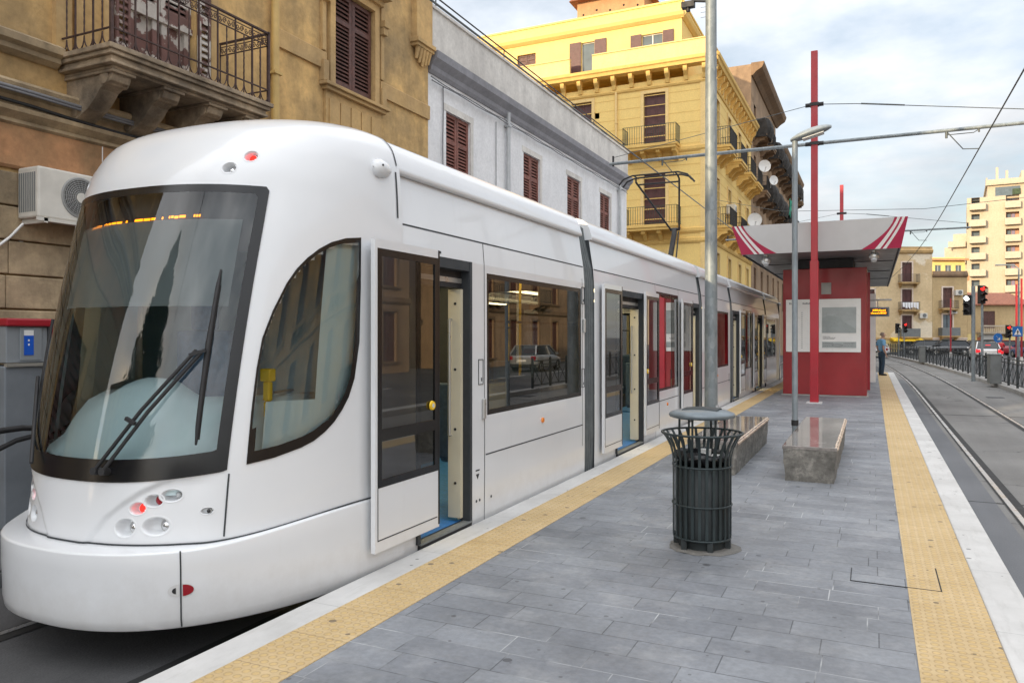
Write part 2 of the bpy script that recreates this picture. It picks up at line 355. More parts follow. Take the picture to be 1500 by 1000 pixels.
M = dict(
    paving=paving_mat(), tactile=tactile_mat(), edge=edge_mat(),
    asphalt=asphalt_mat('asphalt', (.055,.055,.058), (.105,.105,.108)),
    trackbed=asphalt_mat('track_concrete', (.15,.145,.14), (.235,.23,.22)),
    flagstone=asphalt_mat('street_stone', (.11,.115,.125), (.17,.175,.185), False),
    steel_rail=plain('rail_steel', (.52,.50,.48), .3, .85, .08, 1),
    rail_dark=plain('rail_groove', (.02,.02,.02), .8),
    galv=galv_mat('galvanised_steel', (.19,.22,.235), (.27,.30,.315)),
    galv_lamp=galv_mat('pale_grey_metal', (.24,.28,.31), (.29,.33,.36)),
    white=tram_white_mat(),
    gap=plain('rubber_gap', (.035,.04,.045), .7),
    rubber=plain('bellows_rubber', (.13,.145,.15), .7, 0, .2, 6),
    black=plain('black_gloss', (.009,.009,.010), .22, 0, .1, 3, rv=.04),
    blackm=plain('black_matt', (.02,.02,.022), .6),
    cream=plain('cream_lining', (.68,.62,.47), .5, 0, .06, 3),
    bluefloor=plain('blue_floor', (.02,.16,.46), .55, 0, .2, 20),
    seatblue=plain('seat_fabric', (.05,.09,.15), .8, 0, .2, 30),
    teal=plain('cab_lining', (.68,.83,.86), .5, 0, .06, 2),
    tealdark=plain('cab_lining_dark', (.22,.29,.31), .55),
    chrome=plain('chrome', (.7,.7,.7), .15, 1., .05),
    alu=plain('brushed_alu', (.55,.55,.53), .35, .7, .08),
    yellow_plastic=plain('yellow_plastic', (.85,.55,.02), .4, 0, .05),
    red=plain('red_paint', (.36,.010,.022), .42, 0, .12, 2, coat=.2),
    redk=plain('kiosk_red', (.30,.018,.022), .5, 0, .2, 1.2, coat=.15),
    redswoosh=plain('crimson_stripe', (.42,.02,.07), .4, 0, .06),
    kwhite=plain('fascia_grey', (.60,.60,.60), .45, 0, .06, 1.5),
    kwhite2=plain('fascia_white', (.80,.79,.77), .45, 0, .05),
    kunder=plain('canopy_soffit', (.20,.205,.21), .38, .3, .12, 1.2),
    board=plain('poster_white', (.84,.84,.82), .35, 0, .04),
    mapgrey=plain('map_grey', (.40,.44,.44), .35, 0, .14, 3),
    ink=plain('print_ink', (.22,.23,.24), .5),
    binpaint=plain('bin_paint', (.026,.038,.041), .45, .2, .25, 8),
    bindrum=plain('bin_drum', (.022,.028,.03), .6, 0, .4, 5),
    bag=plain('bin_bag', (.012,.012,.014), .3, 0, .2, 6),
    litter=plain('litter_white', (.75,.75,.73), .6),
    lid=plain('bin_lid', (.16,.19,.21), .4, .3, .15, 6),
    granite=granite_mat('rough_granite', (.10,.095,.085), (.26,.245,.22), .85, 16),
    polished=granite_mat('polished_granite', (.17,.155,.145), (.30,.27,.25), .07, 60),
    chipped_sunlit=granite_mat('sunlit_chipped_edge', (.45,.33,.24), (.66,.52,.42), .7, 30),  # chipped stone with pinkish sunlight put into its colour
    ochre=plaster('ochre_plaster', (.78,.50,.20), (.30,.22,.12), .8, .5, .4, sc=.75, mottle=.42),
    ochre_trim=plaster('ochre_trim', (.72,.47,.20), (.32,.23,.13), .6, .35, .3, sc=.9, mottle=.35),
    ochre_stone=plaster('stained_stone', (.58,.44,.27), (.22,.17,.11), .8, .5, .5, sc=1., mottle=.5),
    balc_stone=plaster('weathered_stone', (.52,.40,.27), (.13,.105,.08), .8, .55, .5, sc=1.6, mottle=.7),
    terracotta=plaster('terracotta_band', (.56,.29,.14), (.30,.21,.11), .8, .45, .3, sc=1.2, mottle=.45),
    iron=plain('rusty_iron', (.075,.045,.04), .7, .3, .4, 14),
    shut_brown=plain('brown_shutter', (.105,.045,.035), .6, 0, .3, 7),
    shut_red=plain('faded_red_shutter', (.20,.075,.055), .65, 0, .3, 6),
    shut_old=plaster('peeling_shutter', (.20,.10,.085), (.11,.07,.06), .6, .4, .3, patch=(.52,.47,.42), pamt=.5, sc=4.),
    dark=plain('dark_interior', (.012,.011,.010), .8),
    pipe=plain('ochre_pipe', (.52,.35,.12), .55, 0, .15, 4),
    whitewall=plaster('white_wall', (.92,.92,.93), (.62,.62,.63), .4, .2, .25, sc=.6, mottle=.10),
    whitewall_par=plaster('parapet_plaster', (.80,.77,.72), (.50,.47,.44), .5, .35, .25, sc=.7, mottle=.15),
    greycornice=plaster('grey_cornice', (.34,.34,.37), (.25,.25,.27), .5, .3, .2),
    zinc=plain('zinc_pipe', (.45,.46,.47), .5, .2),
    yellow=plaster('yellow_stucco', (.95,.69,.25), (.84,.57,.19), .35, .12, .2, sc=.3, mottle=.06),
    yellow_trim=plaster('yellow_trim', (.86,.58,.19), (.68,.43,.13), .5, .25, .2, sc=.5, mottle=.08),
    yellow_par=plaster('pale_yellow', (.92,.67,.30), (.78,.55,.23), .4, .2, .2, sc=.5, mottle=.06),
    orange=plaster('orange_render', (.62,.34,.17), (.46,.24,.12), .5, .3, .2),
    rooftile=plain('roof_tile', (.30,.11,.06), .8, 0, .3, 5, bmp=.5, bscale=12),
    shut_maroon=plain('maroon_shutter', (.085,.030,.028), .55, 0, .2, 5),
    pane=plain('window_pane', (.10,.13,.15), .08, 0, .2, 1.5, rv=.03),
    wframe=plain('window_frame', (.62,.60,.55), .5),
    green_iron=plain('green_iron', (.035,.06,.045), .5, .2, .2),
    brown=plaster('brown_tenement', (.46,.31,.19), (.25,.17,.11), .75, .5, .3, sc=.4),
    brown_trim=plaster('brown_trim', (.30,.19,.11), (.16,.11,.07), .6, .5, .3, sc=.6),
    netting=plain('dark_netting', (.035,.032,.030), .9, 0, .5, 4),
    sat=plain('dish_white', (.72,.72,.71), .5, 0, .08),
    ruin=plaster('flaking_render', (.78,.60,.36), (.58,.42,.23), .7, .1, .4, patch=(.86,.74,.56), pamt=.53, sc=.28),
    ruin2=plaster('old_tan_render', (.64,.47,.25), (.44,.31,.16), .7, .12, .4, patch=(.74,.58,.36), pamt=.6, sc=.3),
    shopbase=plaster('pink_shop_base', (.84,.70,.59), (.70,.56,.45), .5, .1, .2),
    shopyellow=plaster('yellow_shop', (.86,.68,.30), (.74,.55,.2), .4, .1, .2),
    shoporange=plaster('orange_shop', (.60,.20,.10), (.45,.15,.08), .4, .2, .2),
    highrise=plaster('cream_tower', (.58,.48,.35), (.47,.38,.28), .35, .2, .15, sc=.2),
    balc_cream=plaster('cream_balcony', (.60,.51,.39), (.48,.41,.31), .35, .2, .15, sc=.4),
    salmon=plaster('salmon_wall', (.60,.33,.22), (.48,.25,.17), .4, .2, .2),
    acwhite=plain('ac_casing', (.62,.59,.53), .5, 0, .1, 5),
    acgrille=plain('ac_grille', (.30,.30,.29), .5, 0, .1),
    greymetal=plain('grey_cabinet', (.20,.22,.245), .5, .1, .14, 3),
    boxgrey=plain('box_grey', (.16,.17,.17), .6),
    bluelabel=plain('blue_label', (.01,.10,.55), .4),
    blue_sign=plain('blue_sign', (.02,.16,.50), .4),
    fence=plain('fence_iron', (.035,.042,.046), .5, .2),
    kerb=plaster('kerb_stone', (.46,.45,.43), (.30,.29,.28), .6, .3, .3),
    tyre=plain('tyre', (.018,.018,.018), .8),
    carglass=plain('car_glass', (.02,.025,.03), .08, rv=.03),
    skin=plain('skin', (.50,.29,.21), .55, 0, .08),
    shirt=plain('blue_shirt', (.17,.36,.55), .8, 0, .1),
    jeans=plain('dark_jeans', (.022,.045,.075), .85, 0, .2, 9),
    hair=plain('grey_hair', (.26,.19,.15), .8),
    redcloth=plain('red_jacket', (.55,.02,.03), .6),
    helmet=plain('white_helmet', (.8,.8,.8), .25),
    cloth_w=plain('white_laundry', (.78,.78,.80), .8, 0, .06),
    cloth_g=plain('green_cloth', (.02,.26,.17), .8, 0, .2),
    cloth_y=plain('olive_cloth', (.42,.45,.20), .8, 0, .2),
    leaf=plain('cypress_leaf', (.035,.060,.025), .7, 0, .5, 3),
    bark=plain('bark', (.10,.07,.05), .9, 0, .3, 6),
    pinkwall=plaster('peach_facade', (.78,.50,.27), (.55,.36,.2), .5, .35, .2, sc=.3),
    lamp_glass=plain('lamp_diffuser', (.55,.57,.58), .25, 0, .05),
    wire=plain('copper_wire', (.12,.13,.13), .5, .6),
)
GL_TRAM = glass('tram_glass', (.26,.27,.27), 2.1)
GL_SCREEN = glass('windscreen_glass', (.90,.95,.95), 1.72)
GL_DOOR = glass('door_glass', (.34,.34,.34), 1.9)
E_RED = emit('red_lamp', (1, .02, .015), 2.2); E_REDTAIL = emit('red_tail', (1, .015, .02), 1.6)
E_LED = emit('amber_led', (1, .27, .005), 2.2)
E_WARM = emit('warm_tube', (1, .80, .42), 7.)
E_WHITE = emit('white_signal', (1, .98, .95), 4)
REDLENS = plain('red_lens', (.30, .01, .02), .2, rv=.05)
BLIND = bpy.data.materials.new('roller_blind'); BLIND.use_nodes = True
_n = BLIND.node_tree; _n.nodes.clear(); _o = _n.nodes.new('ShaderNodeOutputMaterial'); _m = _n.nodes.new('ShaderNodeMixShader'); _t = _n.nodes.new('ShaderNodeBsdfTransparent'); _d = _n.nodes.new('ShaderNodeBsdfDiffuse')
_d.inputs[0].default_value = (.34,.37,.37,1); _t.inputs[0].default_value = (.6,.62,.62,1); _m.inputs[0].default_value = .6
_n.links.new(_t.outputs[0], _m.inputs[1]); _n.links.new(_d.outputs[0], _m.inputs[2]); _n.links.new(_m.outputs[0], _o.inputs[0])
# ------------------------------------------------------------------ ground, tracks, platform
def bend(y):                       # the tracks swing to the left beyond the stop
    return 0 if y < 28 else -((y-28)**2)/1100
b = MB(); b.box(-400, 500, -300, 700, ROAD-1, ROAD-.012); tag(b.build('ground', M['asphalt'], org=(0,0,ROAD)), kind='structure')
def ribbon(mb, x0, x1, z, y0, y1, step=2., curve=True):
    ys = [y0 + (y1-y0)*i/max(1, int((y1-y0)/step)) for i in range(int((y1-y0)/step)+1)]
    mb.grid([[(x0 + (bend(y) if curve else 0), y, z), (x1 + (bend(y) if curve else 0), y, z)] for y in ys])
b = MB(); ribbon(b, .80, 4.6, ROAD-.004, -20, 84); tag(b.build('right_track_bed', M['trackbed'], org=(2,0,ROAD)), kind='structure')
b = MB(); ribbon(b, .80, 1.26, ROAD, -20, 37); tag(b.build('track_side_paving', M['flagstone'], org=(1,0,ROAD)), kind='structure')
b = MB(); ribbon(b, -5.9, -3.0, ROAD-.004, -20, 84); tag(b.build('left_track_bed', M['asphalt'], org=(-4.3,0,ROAD)), kind='structure')
b = MB(); ribbon(b, -8.0, -5.95, ROAD+.10, -20, 26.7, curve=False); b.box(-6.0, -5.9, -20, 26.7, ROAD-.01, ROAD+.10)
tag(b.build('pavement', M['flagstone'], org=(-7,0,ROAD)), kind='structure')
for name, xc in (('right', 2.1), ('left', -4.26)):
    b = MB(); g = MB()
    for s_ in (-1, 1):
        xr = xc + s_*.7175
        ribbon(b, xr-.027, xr+.027, ROAD+.006, -20, 84)
        inn = xr - s_*.075
        ribbon(g, inn-.044, inn+.044, ROAD+.002, -20, 84)
        ribbon(g, xr + s_*.028, xr + s_*.05, ROAD+.002, -20, 84)
    r_ = b.build('tram_rails', M['steel_rail'], org=(xc, 0, ROAD)); tag(r_, kind='structure')
    tag(g.build('rail_grooves', M['rail_dark'], org=(xc, 0, ROAD)), kind='structure')
b = MB()                                         # dark cross joint in the right track bed
b.box(.84, 4.2, 10.10, 10.13, ROAD-.004, ROAD+.001)
b.box(.84, 4.2, 21.0, 21.04, ROAD-.004, ROAD+.001)
tag(b.build('track_joint', M['rail_dark'], org=(2,0,ROAD)), kind='structure')
b = MB()
for x, y, w, l in ((3.9, 22.3, .5, .5), (3.4, 27.5, .45, .45)): b.box(x-w/2, x+w/2, y-l/2, y+l/2, ROAD-.01, ROAD+.003)
tag(b.build('manhole_covers', M['blackm'], org=(4,22,ROAD)), kind='structure')
# platform: body, slate field, yellow tactile bands, pale edge stones
Y0, Y1 = -8, 37
b = MB(); b.box(-2.98, .78, Y0, Y1, ROAD-.02, -.012); tag(b.build('platform', M['kerb'], org=(-1.1, 14, ROAD)), kind='structure')
b = MB(); b.quad((-2.46, Y0, 0), (.205, Y0, 0), (.205, Y1, 0), (-2.46, Y1, 0)); tag(b.build('platform_paving', M['paving'], org=(-1.1,0,0)), kind='structure')
b = MB()
b.box(-2.81, -2.45, Y0, Y1, -.05, .003); b.box(.20, .595, Y0, Y1, -.05, .003)
tag(b.build('tactile_strip', M['tactile'], org=(0,0,0)), kind='structure')
b = MB()
b.box(-3.03, -2.812, Y0, Y1, ROAD, .004); b.box(.597, .83, Y0, Y1, ROAD, .004)
tag(b.build('platform_edge', M['edge'], org=(0,0,0), bevel=.012), kind='structure')
b = MB()                                         # inspection cover let into paving and tactile band
for x0, x1, y0, y1 in ((-.13,.39,5.40,5.405), (-.13,-.126,5.40,5.70), (.383,.39,5.40,5.92)): b.box(x0, x1, y0, y1, -.01, .0055)
tag(b.build('inspection_cover', M['rail_dark'], org=(.1,5.6,0)), kind='structure')
# kerb under the fence
b = MB()
ys = [10 + i*2 for i in range(38)]
def fx(y): return 4.38 + bend(y)*.9 - max(0, y-30)*.017
rows = []
for y in ys:
    x = fx(y); rows.append([(x-.16, y, ROAD-.02), (x-.16, y, ROAD+.13), (x+.22, y, ROAD+.13), (x+.22, y, ROAD-.02)])
b.grid(rows); tag(b.build('kerb', M['kerb'], org=(4,30,ROAD)), kind='structure')
b = MB(); b.box(-7.9, 40, 90.5, 93.8, ROAD-.02, ROAD+.12); tag(b.build('far_pavement', M['flagstone'], org=(10,92,ROAD)), kind='structure')
b = MB()
for y in range(20, 88, 6): b.box(9.6, 9.75, y, y+3, ROAD-.02, ROAD-.006)
tag(b.build('lane_markings', M['edge'], org=(9,50,ROAD)), kind='structure')
# ------------------------------------------------------------------ the tram
TX, TY = -4.26, 17.0
TORG = (0, TY, ROAD)
tram = thing('tram', 'long white articulated tram with dark windows standing at the left platform edge, its doors open', 'tram', (TX, TY, ROAD))
YC, PW = 4.65, 2.4
NOSE = [(-.1,2.9)] + [(.4+.11*i, 2.92+.1182*.11*i+.04545*(.11*i)**2) for i in range(21)] + [(2.75,3.48),(2.9,3.6),(2.98,3.72),(3.04,3.87),(3.085,4.07),(3.11,4.3),(3.12,4.55)]
WID = [(.40,1.2),(2.2,1.2),(2.5,1.19),(2.75,1.17),(2.9,1.13),(2.98,1.07),(3.04,.98),(3.085,.84),(3.11,.6),(3.12,.25)]
def ip(t, z):
    if z <= t[0][0]: return t[0][1]
    for (a, b_), (c, d) in zip(t, t[1:]):
        if z <= c: return b_ + (d-b_)*(z-a)/(c-a)
    return t[-1][1]
def smooth_table(t, n=6):
    """cubic refinement of a profile table, so reflections run without kinks"""
    m = []
    for i in range(len(t)):
        if i in (0, len(t)-1):
            j = 1 if i == 0 else i; m.append((t[j][1]-t[j-1][1])/(t[j][0]-t[j-1][0])); continue
        a = (t[i][1]-t[i-1][1])/(t[i][0]-t[i-1][0]); b_ = (t[i+1][1]-t[i][1])/(t[i+1][0]-t[i][0])
        m.append(0 if a*b_ <= 0 else 2*a*b_/(a+b_))
    out = []
    for i in range(len(t)-1):
        h = t[i+1][0]-t[i][0]
        for k in range(n):
            u = k/n
            out.append((t[i][0]+h*u, (2*u**3-3*u*u+1)*t[i][1] + (u**3-2*u*u+u)*h*m[i] + (3*u*u-2*u**3)*t[i+1][1] + (u**3-u*u)*h*m[i+1]))
    return out + [t[-1]]
NOSE = smooth_table(NOSE, 10); WID = smooth_table(WID, 10)
def sm(t): t = max(0, min(1, t)); return t*t*(3-2*t)
def raw(ph, z, nose=NOSE, wid=WID, inset=0.):
    w = ip(wid, z) - inset; bb = YC - ip(nose, z) - inset
    a = math.radians(abs(ph)); sg = 1 if ph >= 0 else -1
    return Vector((sg*w*max(1e-9, math.sin(a))**(2/PW), YC - bb*max(1e-9, math.cos(a))**(2/PW), z))
BN = [(-.05,2.785),(.0,2.775),(.38,2.765),(.5,2.77)]; BW = [(-.05,1.205),(.0,1.21),(.3,1.215),(.5,1.212)]
def normal(f, ph, z):
    a = f(ph+.4, z) - f(ph-.4, z); b_ = f(ph, min(3.1, z+.012)) - f(ph, z-.012)
    n = a.cross(b_)
    return n.normalized() if n.length > 1e-9 else Vector((0, -1, 0))
def swoosh(ph, z):
    ph = abs(ph)
    if z > .80: return 0
    pc = ip([(.36,3.5),(.42,5.5),(.47,7.2),(.54,9.6),(.615,13.6),(.69,18.8),(.75,25),(.80,31)], z)
    return -.016*sm((ph-pc)/1.6)*(1-sm((ph-31)/9))*sm((.80-z)/.07)
def surf(ph, z, off=0.):
    n = normal(raw, ph, z); return raw(ph, z) + n*(off + swoosh(ph, z))
def bsurf(ph, z, off=0.):
    f = lambda p, q: raw(p, q, BN, BW)
    return f(ph, z) + normal(f, ph, z)*off
def dens(poly, step):
    out = []
    for i, p in enumerate(poly):
        q = poly[(i+1) % len(poly)]
        n = max(1, int(max(abs(q[0]-p[0])/step, abs(q[1]-p[1])/(step*.022))))
        out += [(p[0]+(q[0]-p[0])*k/n, p[1]+(q[1]-p[1])*k/n) for k in range(n)]
    return out
def inside(p, poly):
    r = False; x, y = p
    for i in range(len(poly)):
        (x1, y1), (x2, y2) = poly[i], poly[i-1]
        if (y1 > y) != (y2 > y) and x < (x2-x1)*(y-y1)/(y2-y1)+x1: r = not r
    return r
def scale_poly(poly, k, c): return [(c[0]+(x-c[0])*k, c[1]+(y-c[1])*k) for x, y in poly]
WS_C = (0, 1.62)
def ws_r(z): return 41.3 + (z-.79)*1.05
WS = [(ph, .735 + .058*(ph/41)**2) for ph in range(-40, 41, 2)] + [(ws_r(z), z) for z in (.80,1.0,1.25,1.5,1.75,2.0,2.25,2.48)] \
     + [(ph, 2.505 + .012*(1-(ph/42)**2)) for ph in range(42, -43, -3)] + [(-ws_r(z), z) for z in (2.48,2.25,2.0,1.75,1.5,1.25,1.0,.80)]
SWP = [(46.1,.822),(46.1,1.141),(46.3,1.383),(46.9,1.568),(48.9,1.734),(51.9,1.905),(54.4,2.0),(57.2,2.071),(60.6,2.135),(64.3,2.184),(69,2.22),(74.4,2.237),
       (75.2,1.908),(75.6,1.544),(74.5,1.30),(72.9,1.18),(71.1,1.102),(68.9,1.03),(66.4,.974),(63.4,.925),(60.0,.892),(53,.848)]
SW_C = (60.5, 1.45)
# light pockets on the cab: phi, z, half width (deg), half height, lamp phi shift
POCK = [(16.1,.490,2.9,.052,1.7,'lamp'), (24.4,.499,3.7,.052,2.3,'lamp'), (19.0,.597,2.35,.036,1.0,'red'), (23.2,.641,2.6,.036,1.2,'redoff'),
        (27.8,.668,2.9,.036,1.6,'lampoff'), (37.3,.572,1.7,.020,.7,'small'), (35.0,2.706,2.3,.036,.7,'red'), (29.2,2.623,2.3,.036,.7,'lamp')]
POCK += [(-a, b_, c, d, -e, k) for a, b_, c, d, e, k in POCK]

def build_cab(root):
    step = .5; nph = int(180/step)
    phs = [-90 + step*i for i in range(nph+1)]
    zs = [.34 + .0133*i for i in range(36)] + [.82 + .04*i for i in range(41)] + [2.46+.0133*i for i in range(35)] + [2.935,2.96,2.98,3.0,3.02,3.04,3.055,3.07,3.085,3.095,3.103,3.11,3.114,3.117,3.12]
    zs = sorted(set(round(z, 4) for z in zs))
    wsh = scale_poly(WS, .955, WS_C); swr = scale_poly(SWP, .955, SW_C); swl = [(-x, y) for x, y in swr]
    mb = MB(); mb.smooth = True
    vs = [surf(p, z) if z < 3.09 else raw(p, z) for z in zs for p in phs]
    fs = []; W = len(phs)
    for i in range(len(zs)-1):
        zc = (zs[i]+zs[i+1])/2
        for k in range(W-1):
            pc = phs[k]+step/2
            if abs(pc) < 45 and .7 < zc < 2.55 and inside((pc, zc), wsh): continue
            if 44 < pc < 78 and inside((pc, zc), swr): continue
            if -78 < pc < -44 and inside((pc, zc), swl): continue
            if any(((pc-a)/c)**2 + ((zc-z)/d)**2 < 1 for a, z, c, d, e, kk in POCK): continue
            fs.append((i*W+k, i*W+k+1, (i+1)*W+k+1, (i+1)*W+k))
    mb.add(vs, fs)
    # closing bulkhead above the ceiling behind the cab dome
    top = [raw(90, z) for z in zs if z > 2.3]
    ring = top + [Vector((-p.x, p.y, p.z)) for p in reversed(top)]
    mb.smooth = False; mb.m = 1; mb.add(ring, [tuple(range(len(ring)))])
    cab = mb.build('cab_shell', [M['white'], M['blackm']], root, TORG)
    # light pockets
    for a, z, c, d, e, kind in POCK:
        p = MB(); p.smooth = True
        rows = []
        cav = .062 if kind != 'small' else .03
        for s_, o in ((1.2,.0008),(1.08,.0022),(.96,.001),(.86,-cav*.45),(.66,-cav*.85),(.35,-cav)):
            rows.append([surf(a + c*s_*math.cos(t*PI/14), z + d*s_*math.sin(t*PI/14), o) for t in range(28)])
        rows.append([surf(a, z, -cav)]*28)
        p.grid(rows, True)
        hl = p.build('lamp_recess', M['white'], root, TORG)
        q = MB()
        n = normal(raw, a, z); cpt = surf(a+e, z, -cav*.72 if kind != 'small' else -.012)
        r = d*.62 if kind not in ('red', 'redoff') else d*.82
        aim = (n*.8 + Vector((-.25 if a > 0 else .25, -.6, 0))).normalized()
        if kind == 'lampoff': r *= .8
        q.cyl(cpt - aim*.02, cpt + aim*.012, r, r, 18)
        q.m = 1
        q.tube([cpt + aim*.012, cpt + aim*.02, cpt + aim*.024], [r*.9, r*.7, r*.2], 18)
        lens = {'red': E_RED, 'redoff': REDLENS, 'lamp': M['chrome'], 'lampoff': M['lamp_glass'], 'small': M['blackm']}[kind]
        q.build('headlight' if kind.startswith('lamp') else 'marker_light', [M['alu'], lens], hl, TORG)
    # windscreen: black printed border ring + glass
    def conformal(poly, cen, rings, off):
        d_ = dens(poly, 1.5)
        return [[surf(cen[0]+(x-cen[0])*k, cen[1]+(y-cen[1])*k, off) for x, y in d_] for k in rings], len(d_)
    fr = MB(); fr.smooth = True
    def wsfrit(x, y): # wider black border at the lower edge and sides
        return x*.925, 1.62 + (y-1.62)*(.945 if y > 1.62 else .855)
    d_ = dens(WS, 1.5)
    fr.grid([[surf(x, y, .007) for x, y in d_], [surf((x+wsfrit(x, y)[0])/2, (y+wsfrit(x, y)[1])/2, .0075) for x, y in d_], [surf(*wsfrit(x, y), .007) for x, y in d_]], True)
    fr.smooth = False
    fr.grid([[surf(x, y, .007) for x, y in d_], [surf(x, y, -.01) for x, y in d_]], True)
    fr.build('windscreen_border', M['black'], root, TORG)
    g = MB(); g.smooth = True
    rows = []
    for i in range(49):
        t_ = i/48; row = []
        for j in range(81):
            s2 = -1 + j/40
            def edge(ph): return 1.62 + (.735+.058*min(1, (ph/41)**2)-1.62)*.855, 1.62 + (2.505+.012*(1-min(1, (ph/42)**2))-1.62)*.945
            a, c = edge(s2*40); z = a + (c-a)*t_
            row.append(surf(s2*.928*ws_r(1.62+(z-1.62)/.9), z, .0066))
        rows.append(row)
    g.grid(rows); g.build('windscreen', GL_SCREEN, root, TORG)
    for sg in (1, -1):
        poly = [(sg*x, y) for x, y in SWP]; cen = (sg*SW_C[0], SW_C[1])
        def frit(x, y):
            # broad black border at the rear and lower rear, thin elsewhere
            lx = abs(x); k = .955
            if lx > SW_C[0]-3 and y < 2.0: k = .90
            if y < 1.0: k = .88
            return cen[0] + (x-cen[0])*k, cen[1] + (y-cen[1])*k
        dd = dens(poly, 1.2)
        f2 = MB(); f2.smooth = True
        f2.grid([[surf(x, y, .006) for x, y in dd], [surf(*frit(x, y), .006) for x, y in dd]], True)
        f2.smooth = False
        f2.grid([[surf(x, y, .006) for x, y in dd], [surf(x, y, -.01) for x, y in dd]], True)
        f2.build('side_window_border', M['black'], root, TORG)
        g = MB(); g.smooth = True
        g.grid([[surf(cen[0]+(frit(x,y)[0]-cen[0])*k, cen[1]+(frit(x,y)[1]-cen[1])*k, .006) for x, y in dd] for k in (1,.9,.78,.62,.45,.28,.1,.004)], True)
        g.build('cab_side_window', GL_SCREEN, root, TORG)
    # bumper skirt with its ledge
    bz = lambda ph: .385 + .095*sm((abs(ph)-35)/45)
    mb = MB(); mb.smooth = True
    bphs = [-90+i for i in range(181)]
    rows = [[bsurf(p, -.05, -.05) for p in bphs], [bsurf(p, -.05, -.004) for p in bphs], [bsurf(p, -.044) for p in bphs]]
    for t in (.1,.25,.45,.65,.82): rows.append([bsurf(p, -.03 + (bz(p)+.0)*t) for p in bphs])
    rows.append([bsurf(p, bz(p)-.013) for p in bphs]); rows.append([bsurf(p, bz(p)-.010, -.0008) for p in bphs])
    rows.append([bsurf(p, bz(p)-.004, -.004) for p in bphs]); rows.append([bsurf(p, bz(p)-.001, -.010) for p in bphs]); rows.append([bsurf(p, bz(p)+.001, -.016) for p in bphs])
    rows.append([raw(p, bz(p)+.004, inset=.02) for p in bphs])
    mb.grid(rows)
    mb.build('bumper', M['white'], root, TORG)
    # dark panel joints
    def strip(pts, w, f=surf, off=.0042, name='panel_joint', mat=None, depth=0):
        q = MB(); ps = [f(a, z, off) for a, z in pts]; ns = [normal(raw, a, z) for a, z in pts]
        rw = []
        for i, p in enumerate(ps):
            t = (ps[min(i+1, len(ps)-1)] - ps[max(i-1, 0)]).normalized(); s_ = ns[i].cross(t).normalized()
            rw.append([p - s_*w/2, p + s_*w/2])
        q.grid(rw); return q
    for sg in (1, -1):
        q = strip([(sg*p, bz(p)+.009) for p in range(0, 91)], .011, off=.008)
        for pts, w, f in (([(sg*41.9, .42+.0357*i) for i in range(11)], .010, surf), ([(sg*35.6, -.04+.0425*i) for i in range(11)], .008, lambda a, z, o: bsurf(a, z, o)),
                       ([(sg*88.5, 2.42+.03*i) for i in range(12)], .018, surf), ([(sg*89.2, 2.80+.02*i) for i in range(13)], .014, surf)):
            z2 = strip(pts, w, f); z2.build('panel_joint', M['gap'], root, TORG)
        q.build('panel_joint', M['gap'], root, TORG)
    for sg in (1, -1):                      # split oval marker on the bumper joint
        a, z = 35.6, .165
        q = MB(); q.m = 0
        for half, mi in ((-1, 0), (1, 1)):
            q.m = 2
            arc = [(a + half*.35 + half*2.6*math.cos(t), z + .035*math.sin(t)) for t in [(-.5+i/12)*PI for i in range(13)]]
            q.add([bsurf(sg*x, y, .003) for x, y in arc], [tuple(range(13))])
            q.m = mi
            k = (.62, .7) if half < 0 else (.95, .92)
            arc = [(a + half*(.45 if half > 0 else 1.1) + half*2.6*k[0]*(.55 if half < 0 else 1)*math.cos(t), z + .035*k[1]*math.sin(t)*(.7 if half < 0 else 1)) for t in [(-.5+i/12)*PI for i in range(13)]]
            q.add([bsurf(sg*x, y, .006) for x, y in arc], [tuple(range(13))])
        q.build('side_marker', [M['blackm'], REDLENS, M['kwhite']], root, TORG)
    # camera pods high on the cab flanks
    for sg in (1, -1):
        q = MB(); c = surf(sg*82, 2.74, 0)
        old = [(.005,-.075),(.03,-.07),(.05,-.03),(.058,.02),(.05,.05),(.03,.066),(.004,.07)]
        q.smooth = True
        rw = []
        for r, l in old: rw.append([c + Vector((sg*(r*1.0*math.cos(t)+.005), -l*1.25, r*1.15*math.sin(t))) for t in [2*PI*i/16 for i in range(16)]])
        q.grid(rw, True); q.m = 1
        q.cyl(c + Vector((sg*.045, -.045, .012)), c + Vector((sg*.06, -.05, .014)), .008, .008, 8)
        q.build('camera_pod', [M['white'], M['blackm']], root, TORG)
    # pantograph wiper: two parallel arms and an upright blade
    w = MB()
    p0 = surf(10.0, .80, .05); p1 = surf(7.6, .80, .05)
    q0 = surf(31.5, 1.475, .055); q1 = surf(30.2, 1.49, .055)
    w.tube([p0, p0.lerp(q0, .5)+Vector((.0,-.03,0)), q0], .011, 6); w.tube([p1, p1.lerp(q1, .5)+Vector((0,-.03,0)), q1], .011, 6)
    w.cyl(surf(10.0,.80,-.01), surf(10.0,.80,.06), .022, .022, 10); w.cyl(surf(7.6,.80,-.01), surf(7.6,.80,.06), .022, .022, 10)
    w.bar(surf(17.6,1.07,.07), surf(15.0,1.10,.07), .02); w.bar(surf(32.6, 1.49, .055), surf(28.6, 1.46, .055), .03, .02)
    wp = w.build('wiper', M['blackm'], root, TORG)
    bl = MB()
    pts = [surf(32.9 - .0*i, .95 + .1025*i, .02 + .012*math.sin(PI*i/10)) for i in range(11)]
    bl.tube(pts, [.006]+[.014]*4+[.017]*2+[.013]*3+[.005], 6)
    bl.tube([surf(33.4, .98+.1*i, .012) for i in range(10)], .006, 6)
    bl.build('wiper_blade', M['blackm'], wp, TORG)
    bl = MB(); bl.tube([surf(-36, .97+.12*i, .02) for i in range(7)], .012, 6); bl.tube([surf(-14, .80, .05), surf(-36, 1.3, .05)], .012, 6)
